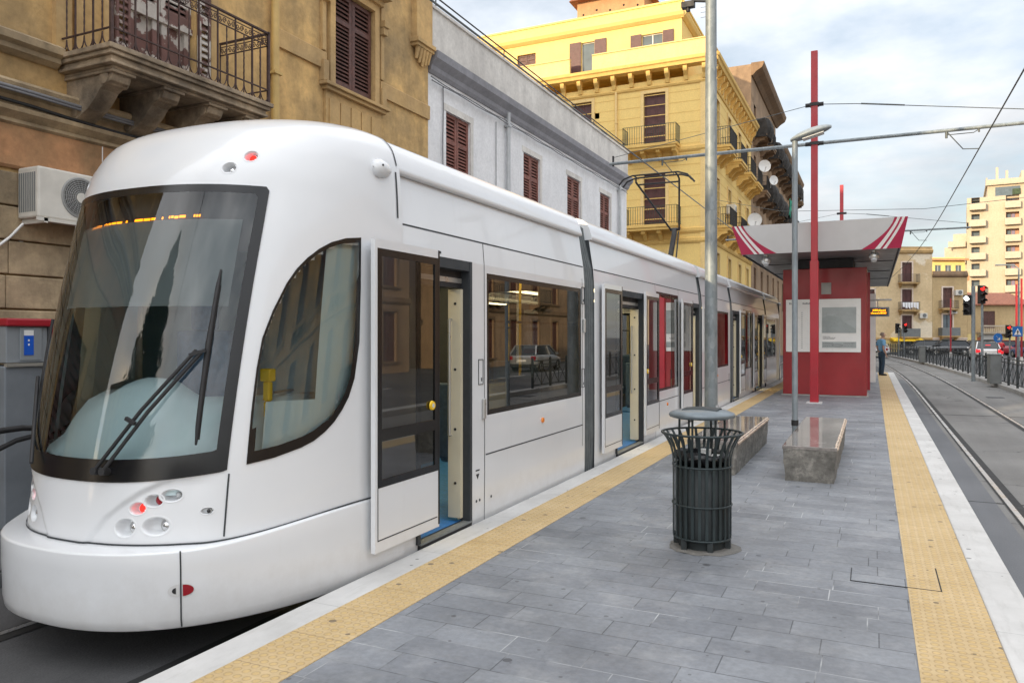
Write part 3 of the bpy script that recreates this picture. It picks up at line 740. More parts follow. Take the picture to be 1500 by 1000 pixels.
    bl.build('wiper', M['blackm'], root, TORG)
    # cab interior: moulded dash, posts, blind, partition, lit destination panel
    q = MB(); q.smooth = True
    rows = []
    for z, ins in ((.66,.05),(.80,.06),(.86,.075),(.88,.10),(.93,.15),(1.05,.20),(1.15,.26),(1.2,.34),(1.18,.50)):
        rows.append([raw(p, z + .12*sm((22-abs(p-6))/22)*(1 if z > 1 else 0), inset=ins) for p in range(-88, 89, 4)])
    q.grid(rows); q.build('dashboard', M['teal'], root, TORG)
    q = MB()
    for a, b_ in ((-30,-22),(-20,-12),(-10,-2),(0,8),(10,18),(20,28)):
        q.grid([[raw(p, z, inset=.062-.0005) + Vector((0,-.003,0)) for p in range(a, b_+1, 2)] for z in (.835, .848)])
    q.build('defroster_slots', M['blackm'], root, TORG)
    q = MB(); q.m = 0
    q.box(-1.12, 1.12, 4.35, 4.39, .0, 1.1); q.box(-1.12, -.55, 4.35, 4.39, 1.1, 2.35); q.box(.42, 1.12, 4.35, 4.39, 1.1, 2.35); q.box(-.55, .42, 4.35, 4.39, 1.1, 2.35)
    q.m = 1; q.add([raw(p, 2.44, inset=.09) for p in range(-80, 81, 5)] + [(1.05, 4.6, 2.44), (-1.05, 4.6, 2.44)], [tuple(range(35))]); q.m = 0
    q.add([raw(p, .36, BN, BW, inset=.10) for p in range(-80, 81, 5)] + [(1.0, 4.6, .36), (-1.0, 4.6, .36)], [tuple(range(35))])
    q.build('cab_partition', [M['tealdark'], M['blackm']], root, TORG)
    for sg in (1, -1):
        q = MB()
        q.smooth = True
        q.grid([[raw(sg*a, z, inset=.055) for a in (43, 44.5, 46)] for z in (.8,1.2,1.6,2.0,2.3,2.5)])
        q.grid([[raw(sg*a, z, inset=.05) for a in (64, 68, 72, 76, 80)] for z in (1.0,1.4,1.8,2.1,2.3)])
        q.build('pillar_lining', M['teal'], root, TORG)
    q = MB(); q.smooth = True
    q.grid([[raw(p, z, inset=.05) for p in range(-36, 37, 3)] for z in (1.76,1.95,2.15,2.3)])
    q.build('sun_blind', BLIND, root, TORG)
    q = MB(); q.grid([[raw(p, z, inset=.09) for p in range(-40, 41, 4)] for z in (2.10, 2.3, 2.5)])
    dp = q.build('destination_panel', M['blackm'], root, TORG)
    q = MB(); rr = random.Random(3)
    p = -23.
    while p < 22:
        l = rr.choice((.6, .9, 1.4, 2.2, .5)); h = .008
        if rr.random() < .8:
            zz = 2.29 + .004*rr.random() + (p+23)*.0006
            q.grid([[raw(p+t*l, zz+k*h*2, inset=.075) for t in (0, .5, 1)] for k in (0, 1)])
        p += l + .25
    q.build('led_text', E_LED, dp, TORG)
    q = MB()                                     # driver seat and yellow ticket stamper behind the side window
    q.box(-.28, .22, 3.95, 4.02, .95, 1.62); q.box(-.28, .22, 3.6, 4.0, .82, .95); q.box(-.15, .10, 3.96, 4.0, 1.62, 1.82)
    q.build('driver_seat', M['seatblue'], root, TORG, bevel=.03)
    q = MB(); q.box(.865, .915, 3.60, 3.64, 1.18, 1.30); q.box(.85, .93, 3.59, 3.65, 1.30, 1.38); q.box(.87,.91,3.60,3.64,1.08,1.18)
    q.build('ticket_stamper', M['yellow_plastic'], root, TORG, bevel=.01)
    q = MB(); q.box(-.55,.75,4.36,4.42,.9,.95); q.tube([(.75,4.0,1.22),(.85,3.7,1.22)], .01)
    q.build('cab_rail', M['alu'], root, TORG)
    q = MB(); q.smooth = True
    q.grid([[raw(a, z, inset=.05) for a in (50,56,62,68,73)] for z in (.82,1.0,1.1,1.18)])
    q.build('door_lining', M['teal'], root, TORG)

PROF = [(-.17,1.165),(-.05,1.195),(.40,1.2),(.545,1.2),(2.2,1.195),(2.39,1.18),(2.75,1.125)]
def px(z): return ip([(z_, x) for z_, x in PROF], z)
def side_wall(mb, sg, ya, yb, ops):
    ys = sorted({ya, yb} | {y for o in ops for y in o[:2]}); zs = sorted({z for z, x in PROF} | {z for o in ops for z in o[2:4]})
    for i in range(len(ys)-1):
        for k in range(len(zs)-1):
            yc, zc = (ys[i]+ys[i+1])/2, (zs[k]+zs[k+1])/2
            if any(o[0] < yc < o[1] and o[2] < zc < o[3] for o in ops): continue
            a, b_ = zs[k], zs[k+1]
            mb.quad((sg*px(a), ys[i], a), (sg*px(a), ys[i+1], a), (sg*px(b_), ys[i+1], b_), (sg*px(b_), ys[i], b_))
    mb.m = 1
    for y0, y1, z0, z1 in [o[:4] for o in ops]:
        d = .07
        mb.quad((sg*px(z0), y0, z0), (sg*px(z0), y1, z0), (sg*(px(z0)-d), y1, z0), (sg*(px(z0)-d), y0, z0))
        mb.quad((sg*px(z1), y0, z1), (sg*px(z1), y1, z1), (sg*(px(z1)-d), y1, z1), (sg*(px(z1)-d), y0, z1))
        for y in (y0, y1): mb.quad((sg*px(z0), y, z0), (sg*px(z1), y, z1), (sg*(px(z1)-d), y, z1), (sg*(px(z0)-d), y, z0))
    mb.m = 0
COV = [(1.125,2.752),(1.158,2.755),(1.166,2.765),(1.160,2.80),(1.128,2.90),(1.10,2.955),(1.05,2.995),(.97,3.025),(.75,3.055),(.4,3.075),(0,3.08)]
def window_part(sg, y0, y1, z0, z1, root=tram, name='window', sash=True):
    g = MB()
    x = lambda z: sg*(px(z) - .004)
    zm = [z for z, _ in PROF if z0 < z < z1]
    zz = [z0] + zm + [z1]
    for a, b_ in zip(zz, zz[1:]): g.quad((x(a), y0, a), (x(a), y1, a), (x(b_), y1, b_), (x(b_), y0, b_))
    w = g.build(name, GL_TRAM, root, TORG)
    f = MB(); t = .045
    for ya, yb, za, zb in ((y0,y1,z0,z0+t),(y0,y1,z1-t,z1),(y0,y0+t,z0+t,z1-t),(y1-t,y1,z0+t,z1-t)):
        f.quad((sg*(px(za)-.0035), ya, za), (sg*(px(za)-.0035), yb, za), (sg*(px(zb)-.0035), yb, zb), (sg*(px(zb)-.0035), ya, zb))
    if sash and y1-y0 > 1.6:
        f.box(min(sg*(px(1.7)-.03), sg*(px(1.7)-.012)), max(sg*(px(1.7)-.03), sg*(px(1.7)-.012)), y0+t, y1-t, 1.70, 1.725)
    f.build('window_border', M['black'], w, TORG)
    return w
def section(ya, yb, rops, lops, root=tram):
    mb = MB()
    side_wall(mb, 1, ya, yb, rops); side_wall(mb, -1, ya, yb, lops)
    for y in (ya, yb):       # end frames round the gangway
        mb.m = 1
        for s_ in (-1, 1): mb.add([(s_*.6,y,-.16)]+[(s_*(x-.002),y,z) for z, x in PROF if z > -.17]+[(s_*.6,y,2.75)], [tuple(range(len(PROF)+1))])
        mb.quad((-.62,y,2.15),(.62,y,2.15),(.62,y,2.74),(-.62,y,2.74))
        mb.m = 0
    mb.build('body_section', [M['white'], M['gap']], root, TORG)
    r = MB(); r.smooth = True
    cov = COV + [(-x, z) for x, z in reversed(COV[:-1])]
    r.grid([[(x, y, z) for x, z in cov] for y in (ya+.0, yb)])
    r.smooth = False
    for y in (ya, yb): r.add([(x, y, z) for x, z in cov], [tuple(range(len(cov)))])
    r.build('roof_cover', M['white'], root, TORG)
    fl = MB(); fl.box(-1.15, 1.15, ya, yb, -.10, .03); fl.build('floor', M['bluefloor'], root, TORG)
    ce = MB(); ce.box(-1.09, 1.09, ya, yb, 2.26, 2.30); ce.m = 1
    for s_ in (-1, 1): ce.box(s_*.55-.06, s_*.55+.06, ya+.2, yb-.2, 2.235, 2.262)
    ce.build('ceiling', [M['cream'], E_WARM], root, TORG)
    li = MB()               # inner lining under the windows
    for sg, ops in ((1, rops), (-1, lops)):
        cuts = sorted([(o[0], o[1]) for o in ops if o[2] < .3]); y = ya
        for a, b_ in cuts + [(yb, yb)]:
            if a > y: li.box(min(sg*1.08, sg*1.10), max(sg*1.08, sg*1.10), y, a, .03, .84)
            y = b_
    li.build('wall_lining', M['cream'], root, TORG)
    un = MB(); un.box(-1.10, 1.10, ya, yb, -.24, -.10); un.build('underframe', M['blackm'], root, TORG)
def seat(x, y, face, root=tram):
    q = MB()
    q.box(x-.2, x+.2, y-.2, y+.2, .42, .48); yb = y - face*.2
    q.box(x-.2, x+.2, min(yb, yb-face*.05), max(yb, yb-face*.05), .46, 1.15)
    q.box(x-.12, x+.12, y-.12, y+.12, .03, .42)
    q.build('passenger_seat', M['seatblue'], root, TORG, bevel=.02)
def pole(x, y, root=tram):
    q = MB(); q.tube([(x, y, .03), (x, y, 2.26)], .017, 8); q.build('grab_pole', M['yellow_plastic'], root, TORG)
def door_leaf(y0, y1, bot=.13, top=2.23, x=1.235, button=None, root=tram):
    """plug door leaf standing outside the body"""
    gz0, gz1 = .56, 2.17; f = MB(); xo, xi = x+.035, x
    a0, a1 = y0+.026, y1-.014
    f.box(xi, xo, y0, y1, bot, gz0); f.box(xi, xo, y0, a0, gz0, gz1); f.box(xi, xo, a1, y1, gz0, gz1); f.box(xi, xo, y0, y1, gz1, top)
    d = f.build('door', M['white'], root, TORG)
    k = MB()
    k.box(xo-.012, xo+.0015, a0, a0+.05, gz0, gz1); k.box(xo-.012, xo+.0015, a1-.05, a1, gz0, gz1)
    k.box(xo-.012, xo+.0015, a0+.05, a1-.05, gz0, gz0+.05); k.box(xo-.012, xo+.0015, a0+.05, a1-.05, gz1-.05, gz1)
    k.box(xo-.012, xo+.0015, a0+.05, a1-.05, .87, .95)
    k.box(xi+.004, xo+.0025, y1-.016, y1+.004, bot+.02, top)
    k.build('door_border', M['black'], d, TORG)
    j = MB()
    for b_ in ((y0+.03, y1-.03, bot+.075, bot+.083), (y0+.026, y0+.034, bot+.075, gz0-.0)): j.box(xo-.002, xo+.0016, *b_)
    j.build('door_joint', M['gap'], d, TORG)
    for z0, z1 in ((gz0+.05, .87), (.95, gz1-.05)):
        g = MB(); g.quad((xo-.008, a0+.05, z0), (xo-.008, a1-.05, z0), (xo-.008, a1-.05, z1), (xo-.008, a0+.05, z1))
        g.build('door_glass', GL_DOOR, d, TORG)
    if button:
        q = MB(); q.cyl((xo, button, 1.06), (xo+.014, button, 1.06), .036, .032, 18); q.m = 1; q.cyl((xo+.014, button, 1.06), (xo+.017, button, 1.06), .016, .016, 12)
        q.build('door_button', [M['yellow_plastic'], M['kwhite']], d, TORG)
    return d
def door_frame(y0, y1, root=tram):
    q = MB()
    for y in (y0, y1):
        q.box(1.13, 1.215, y-.025, y+.015, .03, 2.2)
    q.box(1.10, 1.21, y0, y1, 2.12, 2.20)
    f = q.build('door_frame', M['gap'], root, TORG)
    s_ = MB(); s_.box(1.10, 1.22, y0, y1, -.16, .02); s_.m = 1; s_.box(1.15, 1.225, y0, y1, .02, .033); s_.build('door_sill', [M['blackm'], M['boxgrey']], f, TORG)
    t = MB(); t.box(1.03, 1.13, y0+.02, y1-.02, 1.98, 2.12); t.m = 1; t.box(1.09, 1.135, y0+.02, y1-.02, 2.02, 2.06); t.build('door_gear', [M['blackm'], M['alu']], f, TORG)
    p = MB(); p.box(1.03, 1.15, y1-.07, y1-.03, .06, 1.97); p.m = 1
    p.tube([(1.06, y1-.10, .75), (1.06, y1-.10, 1.72)], .014, 8)
    for z in (.75, 1.72): p.tube([(1.06, y1-.10, z), (1.06, y1-.06, z)], .01, 6)
    p.m = 2
    for z in (.35, .8, 1.3, 1.85): p.cyl((1.10, y1-.072, z), (1.10, y1-.077, z), .012, .012, 8)
    p.build('door_post_panel', [M['cream'], M['alu'], M['blackm']], f, TORG)
def joint(ya, yb, root=tram):
    q = MB(); n = 5; rows = []
    ring = [(1.165,-.18),(1.185,.4),(1.185,2.2),(1.16,2.4),(1.07,2.76),(1.05,2.9),(.9,3.0),(0,3.02)]
    ring = ring + [(-x, z) for x, z in reversed(ring[:-1])]
    for i in range(n*4+1):
        k = 1 - (.045 if (i//2) % 2 else .0)
        rows.append([(x*k, ya+(yb-ya)*i/(n*4), z) for x, z in ring])
    q.grid(rows); q.build('bellows', M['rubber'], root, TORG)
def joint_lines(ya, yb, ops=(), root=tram, low=True):
    """thin dark joints between the cladding panels on the platform side"""
    q = MB()
    def hz(z, a, b_, w=.012): q.quad((px(z-w/2)+.0015, a, z-w/2), (px(z-w/2)+.0015, b_, z-w/2), (px(z+w/2)+.0015, b_, z+w/2), (px(z+w/2)+.0015, a, z+w/2))
    def vt(y, a, b_, w=.010):
        zz = [a] + [z for z, _ in PROF if a < z < b_] + [b_]
        for u, v in zip(zz, zz[1:]): q.quad((px(u)+.0015, y-w/2, u), (px(u)+.0015, y+w/2, u), (px(v)+.0015, y+w/2, v), (px(v)+.0015, y-w/2, v))
    hz(2.39, ya, yb, .013)
    for kind, *a in ops: (hz if kind == 'h' else vt)(*a)
    q.build('panel_joint', M['gap'], root, TORG)
def blinker(y, z, root=tram):
    q = MB(); q.cyl((1.195, y, z), (1.215, y, z), .03, .024, 14); q.build('indicator_light', [plain('amber_lens', (.75,.22,.02), .3)], root, TORG)
def handle(y, z0, z1, root=tram):
    q = MB(); q.box(1.2, 1.225, y-.022, y+.022, z0, z1); q.build('wall_handle', M['alu'], root, TORG, bevel=.008)
def hatch(y, z0, z1, root=tram):
    q = MB()
    for a in ((y-.045,y+.045,z0,z0+.006),(y-.045,y+.045,z1-.006,z1),(y-.045,y-.039,z0,z1),(y+.039,y+.045,z0,z1)): q.box(1.195, 1.2025, *a)
    q.box(1.196, 1.2035, y+.01, y+.018, z0+.03, z0+.06)
    q.build('equipment_hatch', M['gap'], root, TORG)

front = thing('end_module_proto', None, None)          # temporary parent for the two mirrored ends
def end_module():
    kids0 = set(tram.children)
    build_cab(tram)
    W1 = (5.98, 8.38, .886, 2.13)
    section(4.65, 8.50, [(4.85,5.66,.03,2.2), W1], [(4.85,5.66,.03,2.2), W1])
    window_part(1, *W1); window_part(-1, *W1)
    door_leaf(4.21, 5.04, button=4.93); door_frame(4.85, 5.66)
    q = MB(); q.box(-1.2, -1.16, 4.85, 5.66, .03, 2.2); q.build('closed_door', M['cream'], tram, TORG)
    joint_lines(4.66, 8.48, (('v',5.93,-.12,2.385),('h',.545,5.95,8.42),('v',8.42,.3,2.25),('h',2.235,4.66,5.2,.02)))
    q = MB()
    for y, z in ((5.78,.17),(5.84,.17),(6.06,.16)): q.cyl((1.1985,y,z),(1.2015,y,z),.012,.012,10)
    q.prism([(5.77,.40),(5.83,.40),(5.80,.355)], 'x', 1.199, 1.2018); q.box(1.199,1.2018,5.765,5.835,.425,.437)
    q.build('panel_fixings', M['gap'], tram, TORG)
    blinker(7.22, .72); handle(5.90, .86, 1.04); hatch(5.86, 1.16, 1.38); hatch(8.44, .98, 1.2); handle(8.45, 1.62, 1.78); hatch(8.44, 1.95, 2.15)
    for y, f in ((6.3,1),(7.3,-1),(7.75,1)):
        for x in (-.85, .85): seat(x, y, f)
    pole(.45, 5.95); pole(-.45, 5.95); pole(.25, 4.8); pole(.5, 8.2)
    return [c for c in tram.children if c not in kids0]
kids = end_module()
bpy.data.objects.remove(front)
for k in kids:                                          # the far end is the same module turned round
    c = copy_tree(k, tram); c.rotation_euler = (0, 0, PI)
M2R = [(9.72,11.0,.03,2.2), (11.82,13.30,.70,2.28), (14.12,14.98,.03,2.2)]
M2L = [(9.3,11.6,.886,2.13), (11.9,14.6,.886,2.13)]
section(8.85, 15.05, M2R, M2L)
for w in M2L: window_part(-1, *w)
window_part(1, 11.82, 12.78, .70, 2.28); window_part(1, 12.80, 13.30, .70, 2.28)
door_leaf(9.02, 9.76, button=None); door_leaf(10.94, 11.70, button=11.02); door_leaf(13.36, 14.16, button=14.0)
door_frame(9.72, 11.0); door_frame(14.12, 14.98); joint_lines(8.87, 15.03, (('h',.545,11.75,13.3),('v',11.76,0,2.39),('v',13.33,0,2.39)))
blinker(12.5, .46)
section(15.35, 18.65, [(15.6,18.4,.886,2.13)], [(15.6,18.4,.886,2.13)])
window_part(1, 15.6, 18.4, .886, 2.13); window_part(-1, 15.6, 18.4, .886, 2.13); joint_lines(15.37, 18.63, (('h',.545,15.37,18.63),)); blinker(17.0, .72); hatch(18.5, .5, .7)
M4R = [(19.02,19.88,.03,2.2), (20.7,22.2,.70,2.28), (22.95,24.3,.03,2.2)]
section(18.95, 25.15, M4R, [(19.4,22.,.886,2.13),(22.3,24.8,.886,2.13)])
for w in ((19.4,22.,.886,2.13),(22.3,24.8,.886,2.13)): window_part(-1, *w)
window_part(1, 20.7, 21.2, .70, 2.28); window_part(1, 21.22, 22.2, .70, 2.28)
door_leaf(19.84, 20.62, button=19.95); door_leaf(22.27, 22.99, button=22.9); door_leaf(24.26, 24.98, button=24.4)
door_frame(19.02, 19.88); door_frame(22.95, 24.3); joint_lines(18.97, 25.13)
for a in ((8.50,8.85),(15.05,15.35),(18.65,18.95),(25.15,25.5)): joint(*a)
for y in (9.4, 11.3, 12.2, 13.2, 16.0, 16.9, 17.8, 20.6, 21.7):
    for x in (-.85, .85):
        if x > 0 and y in (9.4, 11.3): continue
        seat(x, y, 1)
for y in (9.7, 11.1, 14.0, 15.0, 19.0, 20.0, 23, 24.3): pole(.5, y)
# roof gear and pantograph
q = MB(); q.box(-.55, .55, 10.0, 13.6, 3.08, 3.16); q.build('roof_unit', M['kwhite'], tram, TORG, bevel=.02)
q = MB(); q.box(-.5, .5, 17.3, 18.6, 3.10, 3.18)
for x in (-.4, .4):
    for y in (17.4, 18.5): q.cyl((x, y, 3.05), (x, y, 3.12), .05)
pan = q.build('pantograph', M['blackm'], tram, TORG)
q = MB()
kn = (0, 18.15, 4.12)
q.bar((-.0, 17.55, 3.2), kn, .09, .12); q.tube([(.14, 17.6, 3.2), (.1, 18.1, 4.05)], .018, 6)
q.build('lower_arm', M['blackm'], pan, TORG)
q = MB()
for s_ in (-1, 1): q.tube([(s_*.10, 18.15, 4.12), (s_*.48, 16.5, 4.98), (s_*.46, 16.42, 5.05)], .022, 6)
q.tube([(-.12, 18.15, 4.12), (.12, 18.15, 4.12)], .035, 8); q.tube([(-.47, 16.55, 4.93), (.47, 16.55, 4.93)], .018, 6)
q.build('upper_arm', M['blackm'], pan, TORG)
q = MB()
for y in (16.28, 16.56):
    q.tube([(-.80, y, 4.90), (-.70, y, 5.02), (-.5, y, 5.085), (.5, y, 5.085), (.70, y, 5.02), (.80, y, 4.90)], .020, 6)
for s_ in (-1, 1): q.tube([(s_*.45, 16.28, 5.07), (s_*.45, 16.56, 5.07)], .015, 6)
q.build('collector_head', M['blackm'], pan, TORG)
# bogie fairings: wheels just seen under the skirts
for y in (6.6, 7.9, 16.3, 17.7, 26.1, 27.4):
    for s_ in (-1, 1):
        q = MB(); x = s_*.72; q.cyl((x-.06, y, ROAD+.306), (x+.06, y, ROAD+.306), .30, .30, 24); q.build('wheel', M['rail_dark'], tram, TORG)
# ------------------------------------------------------------------ building kit (local: x along the facade, -y outward, z up from the street)
def facade(root, W, H, D, ops, mat, x0=0, z0=0, y=0, rev=.2, name='wall', back=True, mat2=None, sides=()):
    mb = MB()
    def face(ops, P, a, b_, za, zb):
        xs = sorted({a, b_} | {v for o in ops for v in o[:2]}); zs = sorted({za, zb} | {v for o in ops for v in o[2:4]})
        for i in range(len(xs)-1):
            for k in range(len(zs)-1):
                xc, zc = (xs[i]+xs[i+1])/2, (zs[k]+zs[k+1])/2
                if any(o[0] < xc < o[1] and o[2] < zc < o[3] for o in ops): continue
                mb.quad(P(xs[i],0,zs[k]), P(xs[i+1],0,zs[k]), P(xs[i+1],0,zs[k+1]), P(xs[i],0,zs[k+1]))
        for o in ops:
            xa, xb, a_, b2 = o[:4]
            mb.quad(P(xa,0,a_), P(xb,0,a_), P(xb,rev,a_), P(xa,rev,a_)); mb.quad(P(xa,0,b2), P(xb,0,b2), P(xb,rev,b2), P(xa,rev,b2))
            mb.quad(P(xa,0,a_), P(xa,0,b2), P(xa,rev,b2), P(xa,rev,a_)); mb.quad(P(xb,0,a_), P(xb,0,b2), P(xb,rev,b2), P(xb,rev,a_))
    face(ops, lambda u, d, z: (u, y+d, z), x0, x0+W, z0, z0+H)
    if sides: face(sides, lambda u, d, z: (x0+W-d, y+u, z), 0, D, z0, z0+H)
    if back:
        if not sides: mb.quad((x0+W,y,z0),(x0+W,y+D,z0),(x0+W,y+D,z0+H),(x0+W,y,z0+H))
        mb.quad((x0,y,z0),(x0,y+D,z0),(x0,y+D,z0+H),(x0,y,z0+H))
        mb.quad((x0,y+D,z0),(x0+W,y+D,z0),(x0+W,y+D,z0+H),(x0,y+D,z0+H)); mb.quad((x0,y,z0+H),(x0+W,y,z0+H),(x0+W,y+D,z0+H),(x0,y+D,z0+H))
    return mb.build(name, mat, root)

class Place:     # lets window kits be laid on the front (default) or on the right-hand side of a building
    def __init__(s, side=False, W=0): s.side = side; s.W = W
    def fix(s, mb):
        if s.side: mb.v = [(s.W - y, x, z) for x, y, z in mb.v]
FRONT = Place()
def louvre(root, x0, x1, z0, z1, mat, y=.10, slat=.055, leaves=2, place=FRONT, name='shutter', rails=(.34,), back=True, ajar=0):
    mb = MB(); w = (x1-x0)/leaves
    if back: mb.m = 1; mb.quad((x0,y+.075,z0),(x1,y+.075,z0),(x1,y+.075,z1),(x0,y+.075,z1)); mb.m = 0
    for i in range(leaves):
        a = x0 + w*i + .006; b_ = x0 + w*(i+1) - .006; t = min(.075, w*.16)
        mb.box(a, a+t, y, y+.045, z0+.01, z1-.01); mb.box(b_-t, b_, y, y+.045, z0+.01, z1-.01)
        lv = [z0+.01] + [z1-(z1-z0)*r for r in sorted(rails, reverse=True)] + [z1-.01]
        for k, z in enumerate(lv):
            h = .12 if k == 0 else .07
            za = z if k == 0 else z-h/2 if k < len(lv)-1 else z-h
            mb.box(a+t, b_-t, y, y+.045, za, za+h)
        for za, zb in zip(lv, lv[1:]):
            za += .11 if za == lv[0] else .035; zb -= .07 if zb == lv[-1] else .035
            n = max(1, int((zb-za)/slat)); s_ = (zb-za)/n
            for k in range(n):
                z = za + s_*k
                mb.add([(a+t,y+.004,z),(b_-t,y+.004,z),(b_-t,y+.045,z+s_*.72),(a+t,y+.045,z+s_*.72),(a+t,y+.0,z+.012),(b_-t,y+.0,z+.012),(b_-t,y+.041,z+s_*.72+.012),(a+t,y+.041,z+s_*.72+.012)],
                       [(0,1,2,3),(4,5,6,7),(0,1,5,4)])
    place.fix(mb); return mb.build(name, [mat, M['dark']], root)
def panelled(root, x0, x1, z0, z1, mat, y=.12, place=FRONT, name='shutter', leaves=2, split=.42):
    mb = MB(); w = (x1-x0)/leaves
    mb.box(x0, x1, y+.03, y+.05, z0, z1)
    for i in range(leaves):
        a = x0+w*i+.01; b_ = x0+w*(i+1)-.01; t = .09
        mb.box(a,a+t,y,y+.03,z0,z1); mb.box(b_-t,b_,y,y+.03,z0,z1)
        for z in (z0, z0+(z1-z0)*split*.62, z0+(z1-z0)*.78, z1-.1): mb.box(a+t,b_-t,y,y+.03,z,z+.1)
    place.fix(mb); return mb.build(name, mat, root)
def glazed(root, x0, x1, z0, z1, y=.12, place=FRONT, fmat=None, name='window', mull=2):
    mb = MB(); mb.m = 1; mb.quad((x0,y+.03,z0),(x1,y+.03,z0),(x1,y+.03,z1),(x0,y+.03,z1)); mb.m = 0
    t = .06
    mb.box(x0,x1,y,y+.05,z0,z0+t); mb.box(x0,x1,y,y+.05,z1-t,z1)
    for i in range(mull+1):
        xc = x0+(x1-x0)*i/mull; mb.box(max(x0,xc-t/2), min(x1,xc+t/2), y-.002, y+.048, z0+t, z1-t)
    place.fix(mb); return mb.build(name, [fmat or M['wframe'], M['pane']], root)
def surround(root, x0, x1, z0, z1, mat, w=.16, d=.05, place=FRONT, sill=True, hood=False):
    mb = MB()
    mb.box(x0-w, x0, -d, .004, z0, z1+w); mb.box(x1, x1+w, -d, .004, z0, z1+w); mb.box(x0, x1, -d, .004, z1, z1+w)
    if sill: mb.box(x0-w*1.4, x1+w*1.4, -d-.10, .003, z0-.10, z0); mb.box(x0-w, x1+w, -d-.04, .003, z0-.16, z0-.10)
    if hood:
        mb.box(x0-w*1.5, x1+w*1.5, -d-.06, .003, z1+w, z1+w+.10); mb.box(x0-w*1.9, x1+w*1.9, -d-.20, .003, z1+w+.10, z1+w+.19)
    place.fix(mb); return mb.build('window_surround', mat, root)
def balcony(root, x0, x1, z, dep, mslab, mrail, brackets=3, place=FRONT, h=.95, bars=.13, slab=.16, solid=None, bscale=1.0):
    mb = MB()
    mb.box(x0, x1, -dep, .003, z-slab*.5, z); mb.box(x0+.06, x1-.06, -dep+.06, .003, z-slab, z-slab*.5)
    place.fix(mb); sl = mb.build('balcony_slab', mslab, root)
    for i in range(brackets):
        q = MB(); xc = x0+.2+(x1-x0-.4)*(i/(brackets-1) if brackets > 1 else .5); w = .11*bscale
        prof = [(.003, z-slab), (-dep*.8, z-slab), (-dep*.78, z-slab-.16*bscale), (-dep*.45, z-slab-.22*bscale), (-dep*.18, z-slab-.5*bscale), (.003, z-slab-.56*bscale)]
        q.prism(prof, 'x', xc-w, xc+w); place.fix(q); q.build('corbel', mslab, sl)
    r = MB()
    if solid:
        r.box(x0, x1, -dep, -dep+.10, z, z+h); r.box(x0, x0+.10, -dep+.10, .002, z, z+h); r.box(x1-.10, x1, -dep+.10, .002, z, z+h)
        place.fix(r); r.build('balcony_parapet', solid, root)
    else:
        e = .04
        P0, P1, P2, P3 = (x0+e, 0, 0), (x0+e, -dep+e, 0), (x1-e, -dep+e, 0), (x1-e, 0, 0)
        for zz in (z+.08, z+h):
            for a, c in ((P0,P1),(P1,P2),(P2,P3)): r.bar((a[0],a[1],zz),(c[0],c[1],zz), .03, .022)
        for a, c in ((P0,P1),(P1,P2),(P2,P3)):
            L = math.hypot(c[0]-a[0], c[1]-a[1]); n = max(1, int(L/bars))
            for k in range(n+1):
                t = k/n; x = a[0]+(c[0]-a[0])*t; y = a[1]+(c[1]-a[1])*t
                r.box(x-.009, x+.009, y-.009, y+.009, z, z+h)
        place.fix(r); r.build('balcony_railing', mrail, root)
    return sl
def band(root, x0, x1, prof, mat, name='cornice', place=FRONT):
    """moulding: prof is a list of (projection, z) from bottom to top"""
    mb = MB(); p = [(.003, prof[0][1])] + [(-d, z) for d, z in prof] + [(.003, prof[-1][1])]
    mb.prism(p, 'x', x0, x1); place.fix(mb); return mb.build(name, mat, root)
def drain(root, x, z0, z1, mat, r=.055, place=FRONT, off=.09):
    mb = MB(); mb.tube([(x, -off, z0), (x, -off, z1)], r, 10)
    z = z0+1.2
    while z < z1: mb.box(x-r-.02, x+r+.02, -off-r-.01, .0, z, z+.04); z += 1.9
    place.fix(mb); return mb.build('drain_pipe', mat, root)

# ------------------------------------------------------------------ ochre building behind the cab (local x = Y + 16, z = world + 0.3)
oc = thing('ochre_building', 'stained ochre plaster building with wrought iron balcony behind the tram cab', 'building', (-8, -1, ROAD), PI/2)
OX = lambda y: y + 1
OZ = lambda z: z + .3
ops = []; wins = []
for cy in (1.2, 3.4): wins.append((OX(cy-.55), OX(cy+.55), OZ(5.69), OZ(7.32)))
MW = (OX(10.07), OX(11.17), OZ(5.68), OZ(7.30)); DOOR = (OX(6.29), OX(7.26), OZ(4.62), OZ(7.25))
ups = [(OX(c-.5), OX(c+.5), OZ(9.4), OZ(11.7)) for c in (2, 6.8, 10.6)]
gd = [(OX(c-.8), OX(c+.8), 0, OZ(2.5)) for c in (1.6, 7.4, 11)]
facade(oc, 14.05, 14.4, 13, wins + [MW, DOOR] + ups + gd, M['ochre'], rev=.25)
for w in wins: louvre(oc, *w, M['shut_brown'])
for w in ups: louvre(oc, *w, M['shut_brown'], slat=.09)
for w in gd: louvre(oc, *w, M['shut_brown'], slat=.12)
louvre(oc, *MW, M['shut_brown'], y=.02, slat=.062, rails=(.30,))
